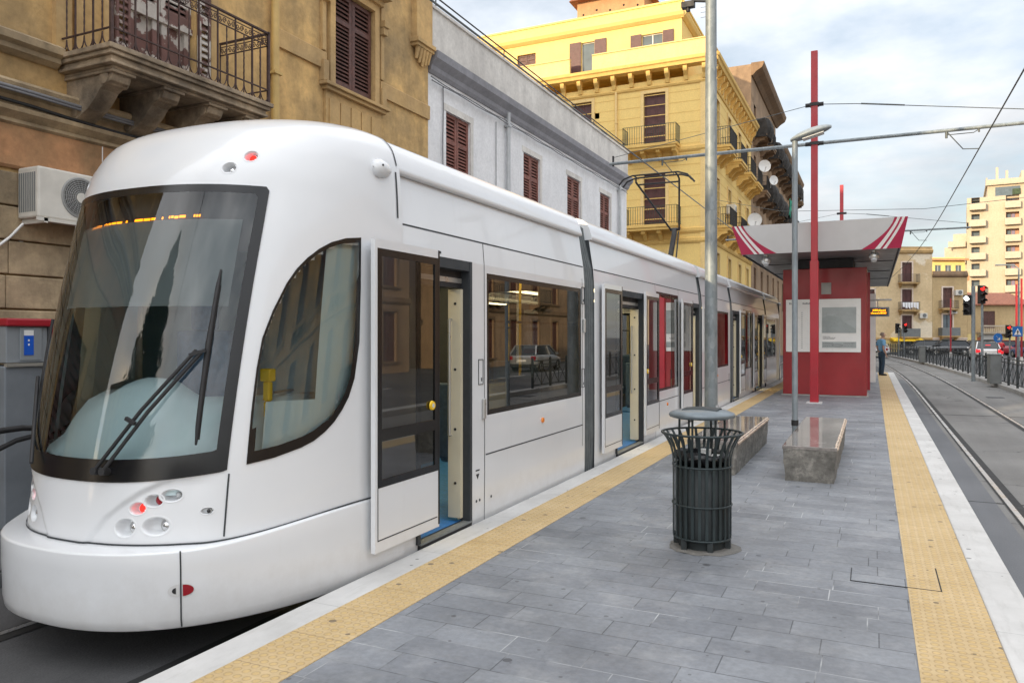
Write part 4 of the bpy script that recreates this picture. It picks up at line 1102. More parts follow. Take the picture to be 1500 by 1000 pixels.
# rusticated base courses
SEG = {}; z = -.25
while z < 3.2:
    segs = [(0, 1.6)] + [(gd[i][1]+.2, gd[i+1][0]-.2) for i in range(len(gd)-1)] + [(gd[-1][1]+.2, 14.05)]
    for a, b_ in segs:
        x = a
        while x < b_-.05:
            l = min(b_, x + .95 + .3*RND.random()); SEG.setdefault(a, MB()).box(x, l-.006, -.055-.008*RND.random(), .004, OZ(z), OZ(z)+.335); x = l
    z += .352
for mb in SEG.values(): mb.build('stone_base', M['ochre_stone'], oc, bevel=.012)
band(oc, 0, 14.05, [(.03,OZ(3.30)),(.05,OZ(3.33)),(.05,OZ(3.74))], M['terracotta'], 'sign_band')
band(oc, 0, 14.05, [(.05,OZ(3.742)),(.09,OZ(3.76)),(.07,OZ(3.80)),(.16,OZ(3.86)),(.17,OZ(3.90)),(.11,OZ(3.93)),(.10,OZ(4.03)),(.20,OZ(4.08)),(.22,OZ(4.13)),(.20,OZ(4.16)),(.03,OZ(4.18))], M['ochre_stone'], 'lower_cornice')
band(oc, 0, OX(5.36)+.02, [(.03,OZ(4.46)),(.10,OZ(4.50)),(.10,OZ(4.55)),(.16,OZ(4.58)),(.17,OZ(4.65)),(.10,OZ(4.69)),(.02,OZ(4.72))], M['ochre_stone'], 'string_course')
mb = MB()
for y0 in (3.4, 5.9, 8.9): mb.box(OX(y0)-.006, OX(y0)+.006, -.052, -.049, OZ(3.33), OZ(3.74))
mb.build('band_joints', M['kwhite2'], oc)
# balcony with moulded slab, scrolled corbels, door and wrought iron
bx0, bx1, bd = OX(5.36), OX(7.74), .90
mb = MB()
for i, (o, z0, z1) in enumerate(((.0,4.565,4.62),(.03,4.52,4.565),(.07,4.47,4.52),(.05,4.435,4.47),(.12,4.40,4.435))):
    mb.box(bx0+o, bx1-o, -bd+o, .003, OZ(z0), OZ(z1)-.001)
sl = mb.build('balcony_slab', M['balc_stone'], oc, bevel=.008)
for yc in (5.62, 6.27, 6.92, 7.52):
    q = MB(); x = OX(yc); w = .115
    prof = [(.003,OZ(4.40)),(-.72,OZ(4.40)),(-.74,OZ(4.35)),(-.71,OZ(4.29)),(-.62,OZ(4.26)),(-.54,OZ(4.22)),(-.46,OZ(4.13)),(-.34,OZ(4.03)),(-.22,OZ(3.97)),(-.12,OZ(3.93)),(.003,OZ(3.90))]
    q.prism(prof, 'x', x-w, x+w)
    q.cyl((x-w-.018, -.62, OZ(4.325)), (x+w+.018, -.62, OZ(4.325)), .068, .068, 18)
    q.cyl((x-w-.018, -.15, OZ(4.02)), (x+w+.018, -.15, OZ(4.02)), .055, .055, 14)
    q.box(x-w-.03, x+w+.03, -.78, .002, OZ(4.365), OZ(4.398))
    q.build('corbel', M['balc_stone'], sl, bevel=.008)
r = MB(); e = .05; z0 = OZ(4.62); zt = OZ(5.53)
C0, C1, C2, C3 = (bx0+e, 0), (bx0+e, -bd+e), (bx1-e, -bd+e), (bx1-e, 0)
for a, c in ((C0,C1),(C1,C2),(C2,C3)):
    for zz, th in ((zt, .032), (zt-.16, .016), (z0+.17, .02), (zt-.05,.012)): r.bar((*a, zz), (*c, zz), th, th*.7)
    L = math.hypot(c[0]-a[0], c[1]-a[1]); n = round(L/.145)
    ux, uy = (c[0]-a[0])/L, (c[1]-a[1])/L
    for k in range(n+1):
        x = a[0]+ux*L*k/n; y = a[1]+uy*L*k/n
        if k % 2 == 0: r.box(x-.008, x+.008, y-.008, y+.008, z0, zt)
        else: r.tube([(x, y, z0+.17 + (zt-.16-z0-.17)*j/14) for j in range(15)], [.007+.003*(j % 2) for j in range(15)], 5)
    for k in range(n):                     # scroll frieze and bottom arches
        t = (k+.5)/n; x = a[0]+ux*L*t; y = a[1]+uy*L*t
        for s_ in (-1, 1):
            r.tube([(x+ux*(s_*.034+.03*math.cos(v)*(1-j/13)), y+uy*(s_*.034+.03*math.cos(v)*(1-j/13)), zt-.105+.042*math.sin(v)*(1-j/15)*s_) for j, v in enumerate([i*.75 for i in range(12)])], .006, 4, caps=False)
        hw = L/n/2
        r.tube([(x-ux*hw*math.cos(v), y-uy*hw*math.cos(v), z0+.15-.14*math.sin(v)) for v in [PI*i/8 for i in range(9)]], .007, 4, caps=False)
for c in (C1, C2):
    r.box(c[0]-.016, c[0]+.016, c[1]-.016, c[1]+.016, z0, zt+.02)
r.build('balcony_railing', M['iron'], oc)
# balcony door: old louvred shutters, flaking paint below, partly folded leaf
louvre(oc, DOOR[0], DOOR[1]-.0, OZ(5.55), DOOR[3], M['shut_old'], y=.06, slat=.07, rails=())
q = MB(); q.box(DOOR[0], DOOR[1], .12, .14, DOOR[2], OZ(5.55)); q.box(DOOR[0], DOOR[1], .04, .12, OZ(5.50), OZ(5.57))
for i in range(2):
    a = DOOR[0]+.03+i*.485; q.box(a, a+.08, .07, .12, DOOR[2], OZ(5.50)); q.box(a+.35, a+.43, .07, .12, DOOR[2], OZ(5.50)); q.box(a+.08, a+.35, .07, .12, DOOR[2], DOOR[2]+.14)
q.build('balcony_door', M['shut_old'], oc)
for x in (DOOR[0]-.22, DOOR[1]+.02):
    louvre(oc, x, x+.20, DOOR[2]+.05, DOOR[3], M['shut_old'], y=-.06, leaves=1, slat=.08, rails=(.6,), back=False)
surround(oc, DOOR[0]-.24, DOOR[1]+.24, DOOR[2], DOOR[3]+.1, M['ochre_trim'], .12, .04, sill=False)
q = MB(); q.box(OX(5.34), OX(5.52), -.07, .003, OZ(4.7), OZ(9.0)); q.box(OX(5.58), OX(5.68), -.05, .003, OZ(4.7), OZ(9.0)); q.build('pilaster_strip', M['ochre_trim'], oc)
drain(oc, OX(8.65), OZ(4.2), OZ(14), M['pipe'], .06)
# window surround, sill, fluted apron, raised belt, pilaster with console
mw = MW
surround(oc, mw[0], mw[1], mw[2]-.01, mw[3], M['ochre_trim'], .13, .07, sill=False, hood=True)
q = MB(); q.box(mw[0]-.34, mw[1]+.34, -.17, .003, OZ(5.60), OZ(5.655)); q.box(mw[0]-.28, mw[1]+.28, -.12, .003, OZ(5.54), OZ(5.60)); q.box(mw[0]-.22, mw[1]+.22, -.05, .003, OZ(4.85), OZ(5.54))
q.build('window_sill', M['ochre_trim'], oc, bevel=.008)
q = MB()
for i in range(5):
    a = mw[0]-.15 + i*.285; q.box(a, a+.255, -.075, -.049, OZ(4.80), OZ(5.42))
q.build('apron_panel', M['ochre_trim'], oc, bevel=.008)
q = MB()
for s_ in (mw[0]-.33, mw[1]+.18): q.box(s_, s_+.13, -.10, .003, OZ(5.66), OZ(6.0)); q.box(s_+.02, s_+.11, -.06, .003, OZ(6.16), OZ(7.5)); q.box(s_-.01, s_+.14, -.16, .003, OZ(7.08), OZ(7.2)); q.box(s_, s_+.13, -.13, .003, OZ(6.95), OZ(7.08)); q.mark()
q.build_each('window_bracket', M['ochre_trim'], oc, bevel=.01)
for a, b_ in ((OX(8.75), mw[0]-.20), (mw[1]+.20, 14.05)):
    band(oc, a, b_, [(.045,OZ(5.87)),(.05,OZ(6.13)),(.03,OZ(6.15))], M['ochre_trim'], 'belt_course')
q = MB(); q.box(OX(12.46), OX(13.03), -.12, .003, OZ(7.28), OZ(14)); q.box(OX(12.38), OX(13.04), -.20, .003, OZ(7.20), OZ(7.28)); q.box(OX(12.42), OX(13.04), -.16, .003, OZ(7.14), OZ(7.20))
for i in range(5):
    c = OX(12.52)+i*.105; q.cyl((c, -.06, OZ(6.82+.05*abs(2-i)*1.0)), (c, -.10, OZ(7.14)), .03, .055, 8)
q.build('pilaster', M['ochre_trim'], oc, bevel=.008)
q = MB()
for z in (4.3, 8.2, 12.8): q.box(0, 14.05, -.08, .003, OZ(z)+.45, OZ(z)+.62) if z > 5 else None
q.box(0, 14.05, -.45, .003, OZ(13.6), OZ(14.1)); q.build('cornice', M['ochre_trim'], oc)
q = MB(); q.tube([(OX(12.84), -.04, OZ(4.75)), (OX(12.84), -.16, OZ(4.77)), (OX(13.0), -.18, OZ(4.73)), (OX(13.02), -.02, OZ(4.62))], .025, 6); q.box(OX(12.55), OX(12.63), -.05, 0, OZ(4.68), OZ(4.8)); q.build('pipe_bracket', M['iron'], oc)
# cables clipped under the cornice
for i, (z, o, r_) in enumerate(((4.06, .235, .020), (4.03, .24, .014), (3.965, .15, .018))):
    q = MB(); pts = []
    for k in range(28):
        x = k*.5
        pts.append((x, -o, OZ(z) - (.05*abs(math.sin(x*1.1)) if i == 2 else .006*math.sin(x*3))))
    q.tube(pts, r_, 6); q.build('wall_cable', plain('cable_grey', (.16,.16,.17), .6) if i < 2 else M['blackm'], oc)
# ------------------------------------------------------------------ white building
wb = thing('white_building', 'low white plastered building with grey cornice and four red louvred shutters beside the ochre one', 'building', (-8.02, 13.07, ROAD), PI/2)
WX = lambda y: y - 13.07
ww = [(WX(a), WX(c), OZ(4.45), OZ(6.26)) for a, c in ((13.8,14.85),(17.7,18.76),(20.78,21.88),(23.74,24.8))]
wg = [(WX(a), WX(a)+1.4, 0, 2.6) for a in (14, 17.5, 20.8, 23.8)]
facade(wb, 13.63, 7.55, 11, ww+wg, M['whitewall'], rev=.16)
for w in ww: louvre(wb, *w, M['shut_red'], y=.05, slat=.07, rails=(.33,))
for w in wg: panelled(wb, *w, M['shut_brown'])
q = MB()
q.box(0, 13.63, -.05, .30, OZ(7.25), OZ(8.14)); q.box(0, 13.66, -.09, .34, OZ(8.14), OZ(8.20)); q.box(13.33, 13.63, .30, 11, OZ(7.25), OZ(8.14)); q.build('parapet', M['whitewall_par'], wb)
band(wb, 0, 13.70, [(.03,OZ(6.84)),(.08,OZ(6.90)),(.10,OZ(6.98)),(.22,OZ(7.10)),(.24,OZ(7.24))], M['greycornice'])
q = MB()
for w in ww: q.box(w[0]-.10, w[1]+.14, -.012, .003, w[3], w[3]+.14); q.box(w[1], w[1]+.13, -.012, .003, w[2], w[3]); q.mark()
q.build_each('plaster_patch', M['whitewall_par'], wb)
drain(wb, WX(16.62), 0, OZ(6.95), M['zinc'], .05); drain(wb, WX(25.6), 0, OZ(6.85), M['zinc'], .05); 
q = MB()
for i in range(2):
    q.tube([(k*.48, -.08-.02*i, OZ(6.74-.05*i)-.03*abs(math.sin(k*.9+i))) for k in range(29)], .012, 5)
q.tube([(.55+.01*math.sin(k), -.03, OZ(6.7)-k*.25) for k in range(24)], .012, 5)
q.tube([(3.0, -.03, OZ(6.6)), (3.0, -.03, OZ(3.5))], .010, 5)
q.build('wall_cable', plain('cable_grey', (.16,.16,.17), .6), wb)
q = MB(); q.tube([(0, .05, OZ(8.50)), (13.6, .05, OZ(8.48))], .018, 6)
for x in (.4, 3.6, 6.9, 10.2, 13.4): q.tube([(x, .05, OZ(8.16)), (x, .05, OZ(8.5))], .014, 5)
q.build('roof_rail', M['blackm'], wb)
# ------------------------------------------------------------------ yellow corner building (front faces -Y at Y = 42.2, side faces the street at X = -8)
yb = thing('yellow_corner_building', 'tall yellow stucco corner building with bracketed cornice and brown shutters beyond the white house', 'building', (-26, 42.2, ROAD))
YX = lambda x: x + 26
SIDE = Place(True, 18)
fr = [(YX(-11.67), YX(-10.43), OZ(12.2), OZ(15.2)), (YX(-11.67), YX(-10.43), OZ(7.75), OZ(10.7)), (YX(-15.99), YX(-14.76), OZ(12.2), OZ(15.2)), (YX(-15.99), YX(-14.76), OZ(7.75), OZ(10.7)),
      (YX(-20.2), YX(-19), OZ(12.2), OZ(15.2)), (YX(-11.6), YX(-10.4), OZ(3.5), OZ(6.2)), (YX(-15.9), YX(-14.7), OZ(3.5), OZ(6.2)), (YX(-14.62), YX(-14.30), OZ(14.15), OZ(14.52))]
sd = []
for s0 in (2.2, 6.2, 10.2, 13.6):
    for z in (12.2, 7.75, 3.5): sd.append((s0-.55, s0+.55, OZ(z), OZ(z+2.8)))
facade(yb, 18, 16.2, 15.6, fr, M['yellow'], rev=.2, sides=sd)
for i, w in enumerate(fr[:7]): panelled(yb, *w, M['shut_maroon'])
for w in sd: panelled(yb, *w, M['shut_maroon'], place=SIDE)
for w in fr[:7]: surround(yb, *w, M['yellow_par'], .18, .05, sill=False)
for w in sd: surround(yb, *w, M['yellow_par'], .16, .05, place=SIDE, sill=False)
for pl, L in ((FRONT, 18.0), (SIDE, 15.6)):
    band(yb, 0, L, [(.06,OZ(15.45)),(.10,OZ(15.55)),(.06,OZ(15.62))], M['yellow_trim'], 'architrave', pl)
    band(yb, 0 if pl is FRONT else -.5, L+(.52 if pl is FRONT else 0), [(.20,OZ(16.36)),(.45,OZ(16.42)),(.50,OZ(16.58)),(.58,OZ(16.64)),(.60,OZ(16.80))], M['yellow_trim'], 'cornice', pl)
    q = MB(); n = int(L/1.05)
    for k in range(n+1):
        x = .25+(L-.5)*k/n
        q.prism([(.003,OZ(15.66)),(-.10,OZ(15.66)),(-.16,OZ(15.9)),(-.36,OZ(16.1)),(-.40,OZ(16.36)),(.003,OZ(16.36))], 'x', x-.11, x+.11); q.mark()
    pl.fix(q); q.build_each('cornice_bracket', M['yellow_trim'], yb)
    for z in (11.75, 7.25, 6.7, 2.9): band(yb, 0, L+(.1 if pl is FRONT else 0), [(.05,OZ(z)),(.10,OZ(z+.1)),(.10,OZ(z+.26)),(.03,OZ(z+.3))], M['yellow_trim'], 'belt_course', pl)
    q = MB(); z = 8.1                      # shallow banded stucco joints
    while z < 15.3:
        q.box(0, L, -.006, .001, OZ(z), OZ(z)+.045); z += .58
    pl.fix(q); q.build('stucco_joints', M['yellow_trim'], yb)
q = MB(); q.box(17.5, 18.04, -.05, .5, 0, OZ(15.5)); q.build('corner_pier', M['yellow_par'], yb)
balcony(yb, YX(-12.65), YX(-9.6), OZ(12.15), 1.0, M['yellow_trim'], M['green_iron'], 4, h=1.0, bars=.13, slab=.3)
balcony(yb, YX(-12.6), YX(-9.55), OZ(7.7), 1.0, M['yellow_trim'], M['green_iron'], 4, h=1.0, bars=.13, slab=.3)
balcony(yb, YX(-17), YX(-13.8), OZ(12.15), 1.0, M['yellow_trim'], M['green_iron'], 4, h=1.0, bars=.14, slab=.3)
for z in (12.15, 7.7):
    for s0 in (2.2, 6.2, 10.2, 13.6): balcony(yb, s0-1.25, s0+1.25, OZ(z), .95, M['yellow_trim'], M['blackm'], 3, place=SIDE, h=1.0, bars=.12, slab=.28)
drain(yb, YX(-13.27), OZ(3), OZ(15.5), M['yellow_par'], .07)
# terrace wall and set-back attic
q = MB()
for a, b_ in ((0, YX(-16.15)), (YX(-14.75), 18.0)): q.box(a, b_, .02, .24, OZ(16.81), OZ(17.86)); q.box(a, b_, -.03, .29, OZ(17.86), OZ(17.92))
q.box(17.76, 17.98, .24, 15.6, OZ(16.81), OZ(17.86)); q.box(17.71, 18.03, .29, 15.6, OZ(17.86), OZ(17.92))
q.build('terrace_wall', M['yellow_par'], yb)
aw = [(YX(-20.0), YX(-18.75), OZ(17.4), OZ(19.0)), (YX(-15.75), YX(-14.95), OZ(16.81), OZ(19.1)), (YX(-12.05), YX(-10.85), OZ(17.7), OZ(18.95))]
facade(yb, YX(-9.75)-2, 3.1, 10, aw, M['yellow'], x0=2, z0=OZ(16.81), y=1.0, name='attic_wall')
ATT = 1.0
def shift(o, dy): o.location.y += dy
shift(panelled(yb, *aw[0], M['shut_brown']), ATT); shift(glazed(yb, *aw[1], mull=1), ATT); shift(glazed(yb, *aw[2]), ATT)
q = MB()
for a, b_, z0, z1 in ((YX(-16.5), YX(-15.78), OZ(16.81), OZ(19.15)), (YX(-14.92), YX(-14.2), OZ(16.81), OZ(19.15)), (YX(-12.72), YX(-12.08), OZ(17.65), OZ(19.0)), (YX(-10.82), YX(-10.2), OZ(17.65), OZ(19.0))):
    q.box(a, b_, .93, .97, z0, z1); q.mark()
q.build_each('open_shutter', M['shut_maroon'], yb)
band_o = band(yb, 1.9, YX(-9.60), [(.05,OZ(19.55)),(.22,OZ(19.68)),(.30,OZ(19.85)),(.05,OZ(19.9)),(.03,OZ(20.5)),(.09,OZ(20.52)),(.09,OZ(20.62))], M['yellow'], 'attic_cornice'); shift(band_o, ATT)
band_o = band(yb, .9, 11, [(.05,OZ(19.55)),(.22,OZ(19.68)),(.30,OZ(19.85)),(.05,OZ(19.9)),(.03,OZ(20.5)),(.09,OZ(20.52)),(.09,OZ(20.62))], M['yellow'], 'attic_cornice', Place(True, YX(-9.75)))
q = MB(); q.box(YX(-16.4), YX(-12.2), 2.0, 6, OZ(19.9), OZ(22.0)); q.build('roof_hut', M['orange'], yb)
q = MB(); q.prism([(YX(-16.8), OZ(22.0)), (YX(-11.8), OZ(22.0)), (YX(-14.3), OZ(23.6))], 'y', 1.6, 6.4); q.build('hut_roof', M['rooftile'], yb)
q = MB()
for i in range(5): q.cyl((YX(-16+i*.85), 1.99, OZ(21.2+.15*(i % 2))), (YX(-16+i*.85), 2.02, OZ(21.2+.15*(i % 2))), .07, .07, 8)
q.build('vent_holes', M['dark'], yb)
q = MB(); q.tube([(YX(-8.9), 4, OZ(17.9)), (YX(-8.9), 4, OZ(21.6))], .03, 5)
for k in range(3): q.tube([(YX(-8.9)-.4, 4, OZ(20.6+k*.3)), (YX(-8.9)+.4, 4, OZ(20.6+k*.3))], .012, 4)
q.build('roof_aerial', M['blackm'], yb)
# ------------------------------------------------------------------ brown tenement further along
bt = thing('brown_tenement', 'tall brown stone tenement with dark netted balconies beyond the yellow corner building', 'building', (-8, 57.9, ROAD), PI/2)
bw = []
for i in range(9):
    for z in (4., 8.2, 12.4, 16.6): bw.append((1.4+i*3.9, 2.6+i*3.9, OZ(z), OZ(z+2.7)))
facade(bt, 36, 19.2, 12, bw, M['brown'], rev=.25)
for w in bw: panelled(bt, *w, M['shut_maroon'])
q = MB(); q.box(0, 15.5, .0, 11.8, 19.2, OZ(21.4)); q.build('attic_storey', M['brown'], bt)
band(bt, 0, 16.0, [(.1,OZ(20.6)),(.35,OZ(20.85)),(.75,OZ(21.1)),(.85,OZ(21.3)),(.9,OZ(21.5))], M['brown_trim'])
band(bt, 16.0, 36.2, [(.1,OZ(18.1)),(.35,OZ(18.35)),(.75,OZ(18.6)),(.85,OZ(18.8)),(.9,OZ(19.0))], M['brown_trim'])
for z in (7.6, 11.8, 16.0): band(bt, 0, 36, [(.06,OZ(z)),(.12,OZ(z+.1)),(.12,OZ(z+.3))], M['brown_trim'], 'belt_course')
for i in range(9):
    for z in (8.1, 12.3, 16.5):
        balcony(bt, .9+i*3.9, 3.1+i*3.9, OZ(z), 1.0, M['brown_trim'], M['netting'], 2, h=1.05, bars=.09, slab=.3)
q = MB()                               # bulging dark nets hung round the balconies
for i in range(9):
    for z in (8.1, 12.3, 16.5):
        if (i*3+int(z)) % 7 < 5:
            x0, x1 = .85+i*3.9, 3.15+i*3.9
            rows = []
            for k in range(7):
                zz = OZ(z)-.25+1.35*k/6; bl = 1.06+.22*math.sin(PI*k/6)
                rows.append([(x0, 0, zz), (x0-.02, -bl*.8, zz), (x0+.3, -bl, zz), ((x0+x1)/2, -bl-.08, zz), (x1-.3, -bl, zz), (x1+.02, -bl*.8, zz), (x1, 0, zz)])
            q.grid(rows); q.mark()
q.build_each('balcony_net', M['netting'], bt)
# ------------------------------------------------------------------ buildings closing the street, turned towards the stop
RZ = math.radians(25.24)
def along(right, d=85): return (-.4264*d + .9045*right, .9045*d + .4264*right)
def far_building(name, label, r0, W, H, D, ops, mat, d=85, kind='building'):
    x, y = along(r0, d); t = thing(name, label, kind, (x, y, ROAD), RZ)
    facade(t, W, H, D, ops, mat, rev=.2); return t
# flaking three storey house
A0 = 36.0
def ra(v): return v - A0
fo = [(ra(43.35), ra(44.45), OZ(7.6), OZ(9.75)), (ra(43.35), ra(44.45), OZ(4.55), OZ(6.75)), (ra(43.35), ra(44.45), OZ(1.6), OZ(3.85)),
      (ra(39.2), ra(40.3), OZ(4.55), OZ(6.75)), (ra(43.2), ra(44.6), 0, OZ(1.05)), (ra(39), ra(41), 0, OZ(1.2))]
ruin = far_building('flaking_house', 'three storey house with flaking render and laundry on its middle balcony', A0, ra(46.72), OZ(11.3), 8, fo, M['ruin'])
for w in fo[:4]: panelled(ruin, *w, M['shut_maroon'], y=.08)
for w in fo[:4]: surround(ruin, *w, M['shopbase'], .15, .04, sill=False)
for w in fo[4:]: glazed(ruin, *w, y=.15, fmat=M['blackm'], mull=3)
band(ruin, 0, ra(46.72), [(.05,OZ(10.7)),(.2,OZ(10.85)),(.25,OZ(11.1)),(.05,OZ(11.25)),(.05,OZ(11.5))], M['ochre_trim'])
band(ruin, 0, ra(46.72), [(.05,OZ(1.15)),(.1,OZ(1.25)),(.1,OZ(1.4))], M['ochre_trim'], 'belt_course')
for z, so in ((7.5, None), (4.45, None), (1.5, M['boxgrey'])): balcony(ruin, ra(42.9), ra(45.0), OZ(z), .8, M['ochre_trim'], M['blackm'], 2, h=.9, bars=.12, slab=.18, solid=so, bscale=.7)
q = MB(); q.box(0, ra(45.4), -.03, .003, 0, OZ(1.1)); q.box(ra(45.4), ra(46.72), -.02, .003, 0, OZ(1.1)); q2 = q
q = MB(); q.box(ra(41.2), ra(43.1), -.03, .003, 0, OZ(1.12)); q.box(ra(44.7), ra(45.4), -.03, .003, 0, OZ(1.12)); q.build('shop_front', M['shopyellow'], ruin)
q = MB(); q.prism([(-.05,OZ(1.42)),(-.9,OZ(1.15)),(-.9,OZ(1.0)),(-.05,OZ(1.1))], 'x', ra(42.0), ra(45.3)); q.build('shop_awning', M['yellow_plastic'], ruin)
q = MB(); q.box(ra(45.45), ra(46.72), -.03, .003, 0, OZ(1.12)); q.build('shop_base', M['shopbase'], ruin)
q = MB()
for i in range(6): q.prism([(ra(43.0)+i*.3, OZ(5.28)), (ra(43.26)+i*.3, OZ(5.28)), (ra(43.25)+i*.3, OZ(4.75-.12*(i % 3))), (ra(43.02)+i*.3, OZ(4.78-.1*(i % 2)))], 'y', -.84, -.82)
x, y = along(A0); q.build('laundry_tmp', M['cloth_w'], ruin).name = 'laundry'
# second lower house
B0 = 46.74
def rb(v): return v - B0
fo = [(rb(47.9), rb(48.95), OZ(4.75), OZ(6.95)), (rb(47.9), rb(48.95), OZ(1.75), OZ(3.95)), (rb(47.75), rb(49.35), 0, OZ(1.25))]
tan = far_building('tan_house', 'two storey tan rendered house with flat roof and air conditioners right of the flaking house', B0, rb(50.6), OZ(8.4), 8, fo, M['ruin2'])
louvre(tan, *fo[0], M['shut_brown'], slat=.12); glazed(tan, *fo[1], y=.1, fmat=M['blackm']); q = MB(); q.box(fo[2][0], fo[2][1], .1, .12, 0, fo[2][3]); q.build('roller_door', plain('green_door', (.10,.20,.17), .5), tan)
for w in fo[:2]: surround(tan, *w, M['shopbase'], .16, .04, sill=False)
balcony(tan, rb(47.4), rb(49.3), OZ(4.6), .8, M['ochre_trim'], M['blackm'], 2, h=.9, bars=.12, slab=.18, bscale=.7)
balcony(tan, rb(47.4), rb(49.4), OZ(1.6), .8, M['ochre_trim'], M['blackm'], 2, h=.9, slab=.18, solid=M['boxgrey'], bscale=.7)
band(tan, 0, rb(50.6), [(.05,OZ(8.1)),(.2,OZ(8.25)),(.2,OZ(8.45)),(.02,OZ(8.8))], M['brown_trim'])
band(tan, 0, rb(50.6), [(.06,OZ(1.2)),(.1,OZ(1.3)),(.1,OZ(1.42))], M['shopbase'], 'belt_course')
q = MB(); q.box(0, rb(47.7), -.03, .003, 0, OZ(1.18)); q.mark(); q.box(rb(49.4), rb(50.6), -.03, .003, 0, OZ(1.18)); q.mark(); q.build_each('shop_base', M['shopbase'], tan)
# low house with the white balustrade balcony
L0 = 50.62
def rl(v): return v - L0
fo = [(rl(52.35), rl(53.7), OZ(2.4), OZ(4.35)), (rl(52.2), rl(53.9), 0, OZ(1.75))]
low = far_building('low_shop_house', 'low tan house with tiled roof, white balustraded balcony and orange shop door surround', L0, 7.2, OZ(5.2), 8, fo, M['ruin2'])
louvre(low, *fo[0], M['shut_brown'], slat=.12, y=.02); q = MB(); q.box(fo[1][0], fo[1][1], .1, .12, 0, OZ(1.2)); q.m = 1; q.box(fo[1][0], fo[1][1], .05, .13, OZ(1.2), OZ(1.75)); q.build('roller_door', [M['boxgrey'], M['kwhite2']], low)
q = MB()
for a, b_ in ((rl(51.7), rl(52.2)), (rl(53.9), rl(54.5))): q.box(a, b_, -.04, .003, 0, OZ(1.8))
q.build('door_surround', M['shoporange'], low)
q = MB(); q.box(0, rl(51.7), -.02, .003, 0, OZ(1.8)); q.mark(); q.box(rl(54.5), 7.2, -.02, .003, 0, OZ(1.8)); q.mark(); q.build_each('shop_base', M['shopyellow'], low)
sl = balcony(low, rl(51.6), rl(55.0), OZ(2.0), .9, M['balc_cream'], M['balc_cream'], 2, h=.1, bars=9, slab=.2, bscale=.7)
q = MB(); q.box(rl(51.6), rl(55.0), -.9, -.74, OZ(2.62), OZ(2.76))
for i in range(15): q.cyl((rl(51.75)+i*.22, -.82, OZ(2.0)), (rl(51.75)+i*.22, -.82, OZ(2.62)), .06, .04, 6)
q.build('balustrade', M['balc_cream'], low)
q = MB(); q.add([(0,-.4,OZ(5.1)),(7.2,-.4,OZ(5.1)),(7.2,4,OZ(6.6)),(0,4,OZ(6.6)),(0,-.4,OZ(4.98)),(7.2,-.4,OZ(4.98)),(7.2,4,OZ(6.4)),(0,4,OZ(6.4))], [(0,1,2,3),(4,5,6,7),(0,1,5,4),(0,3,7,4),(1,2,6,5),(2,3,7,6)])
q.build('tiled_roof', M['rooftile'], low)
# balconied tower, cream, sunlit
T0 = 83.3; FL = 3.0
x, y = along(T0, 140); tw = thing('apartment_tower', 'cream high rise apartment tower with stacked balconies standing behind the low shop house', 'building', (x, y, ROAD), math.radians(-5))
to = []
for k in range(8):
    z = 3.85+k*FL
    to.append((6.0, 8.0, z, z+2.2)); to.append((.7, 2.0, z, z+2.2))
facade(tw, 26, 26.5, 14, to, M['highrise'], rev=1.2)
for k in range(8):
    z = 3.85+k*FL
    q = MB(); q.m = 0; q.quad((6.0,1.15,z),(8.0,1.15,z),(8.0,1.15,z+2.2),(6.0,1.15,z+2.2)); q.m = 1; q.box(6.2,6.8,1.0,1.14,z,z+2.0); q.m = 2; q.box(6.9,7.4,1.0,1.14,z,z+2.0)
    q.mark(); q.m = 1; q.quad((.7,1.15,z),(2.0,1.15,z),(2.0,1.15,z+2.2),(.7,1.15,z+2.2)); q.mark()
    q.build_each('window', [M['salmon'], M['pane'], plain('tower_blind', (.24,.20,.30), .7)], tw)
    for a, b_, dp in ((.4, 2.9, 1.3), (5.8, 8.2, .9), (11, 14, 1.2), (18, 21, 1.2)):
        q = MB()
        q.box(a, b_, -dp, .003, z-.15, z-.02); q.box(a, b_, -dp, -dp+.12, z-.02, z+1.05); q.box(a, a+.12, -dp+.12, .003, z-.02, z+1.05); q.box(b_-.12, b_, -dp+.12, .003, z-.02, z+1.05)
        q.build('balcony', M['balc_cream'], tw)
q = MB(); q.box(3.2, 25, .6, 13, 26.5, 29.1); q.box(2.9, 25.5, .1, 13.5, 29.1, 29.4); q.build('penthouse', M['highrise'], tw)
q = MB(); q.box(2.95, 3.2, .1, 3, 29.4, 30.5); q.box(3.2, 20, .1, .3, 29.4, 30.1); q.box(4.5, 4.9, 1, 1.4, 29.4, 32.4); q.box(6.0, 6.4, 1, 1.4, 29.4, 31.7); q.box(8.5, 15, 3, 9, 29.4, 31.8); q.build('roof_stacks', M['balc_cream'], tw)
q = MB(); q.box(4.4, 8.2, .55, .6, 26.9, 28.7); q.m = 1; q.box(7.0, 8.2, .3, .54, 27.2, 28.2); q.build('penthouse_window', [M['pane'], M['leaf']], tw)
q = MB(); q.box(-2.2, -.01, 1.5, 12, 0, 20.8); q.box(-3.6, -2.2, 3, 12, 0, 18.5)
for k in range(6): q.box(-3.0, -.2, .5, 1.5, 3.3+k*FL, 4.35+k*FL)
q.build('side_wing', M['balc_cream'], tw)
# small golden block in the gap
x, y = along(65.9, 120); gb = thing('golden_block', 'distant golden yellow apartment block glimpsed between the flaking house and the tower', 'building', (x, y, ROAD), RZ)
go = [(.5+i*1.6, 1.5+i*1.6, 8.8+k*2.6, 10.4+k*2.6) for i in range(3) for k in range(2)]
facade(gb, 5.2, 14.2, 6, go, M['yellow'], rev=.4)
for w in go: glazed(gb, *w)
q = MB()
for k in range(3): q.box(1.2, 5.3, -1.0, .003, 7.9+k*2.6, 8.7+k*2.6) if k < 2 else q.box(-.3, 5.5, -.6, .003, 13.7, 14.0)
q.build('balcony', M['orange'], gb)
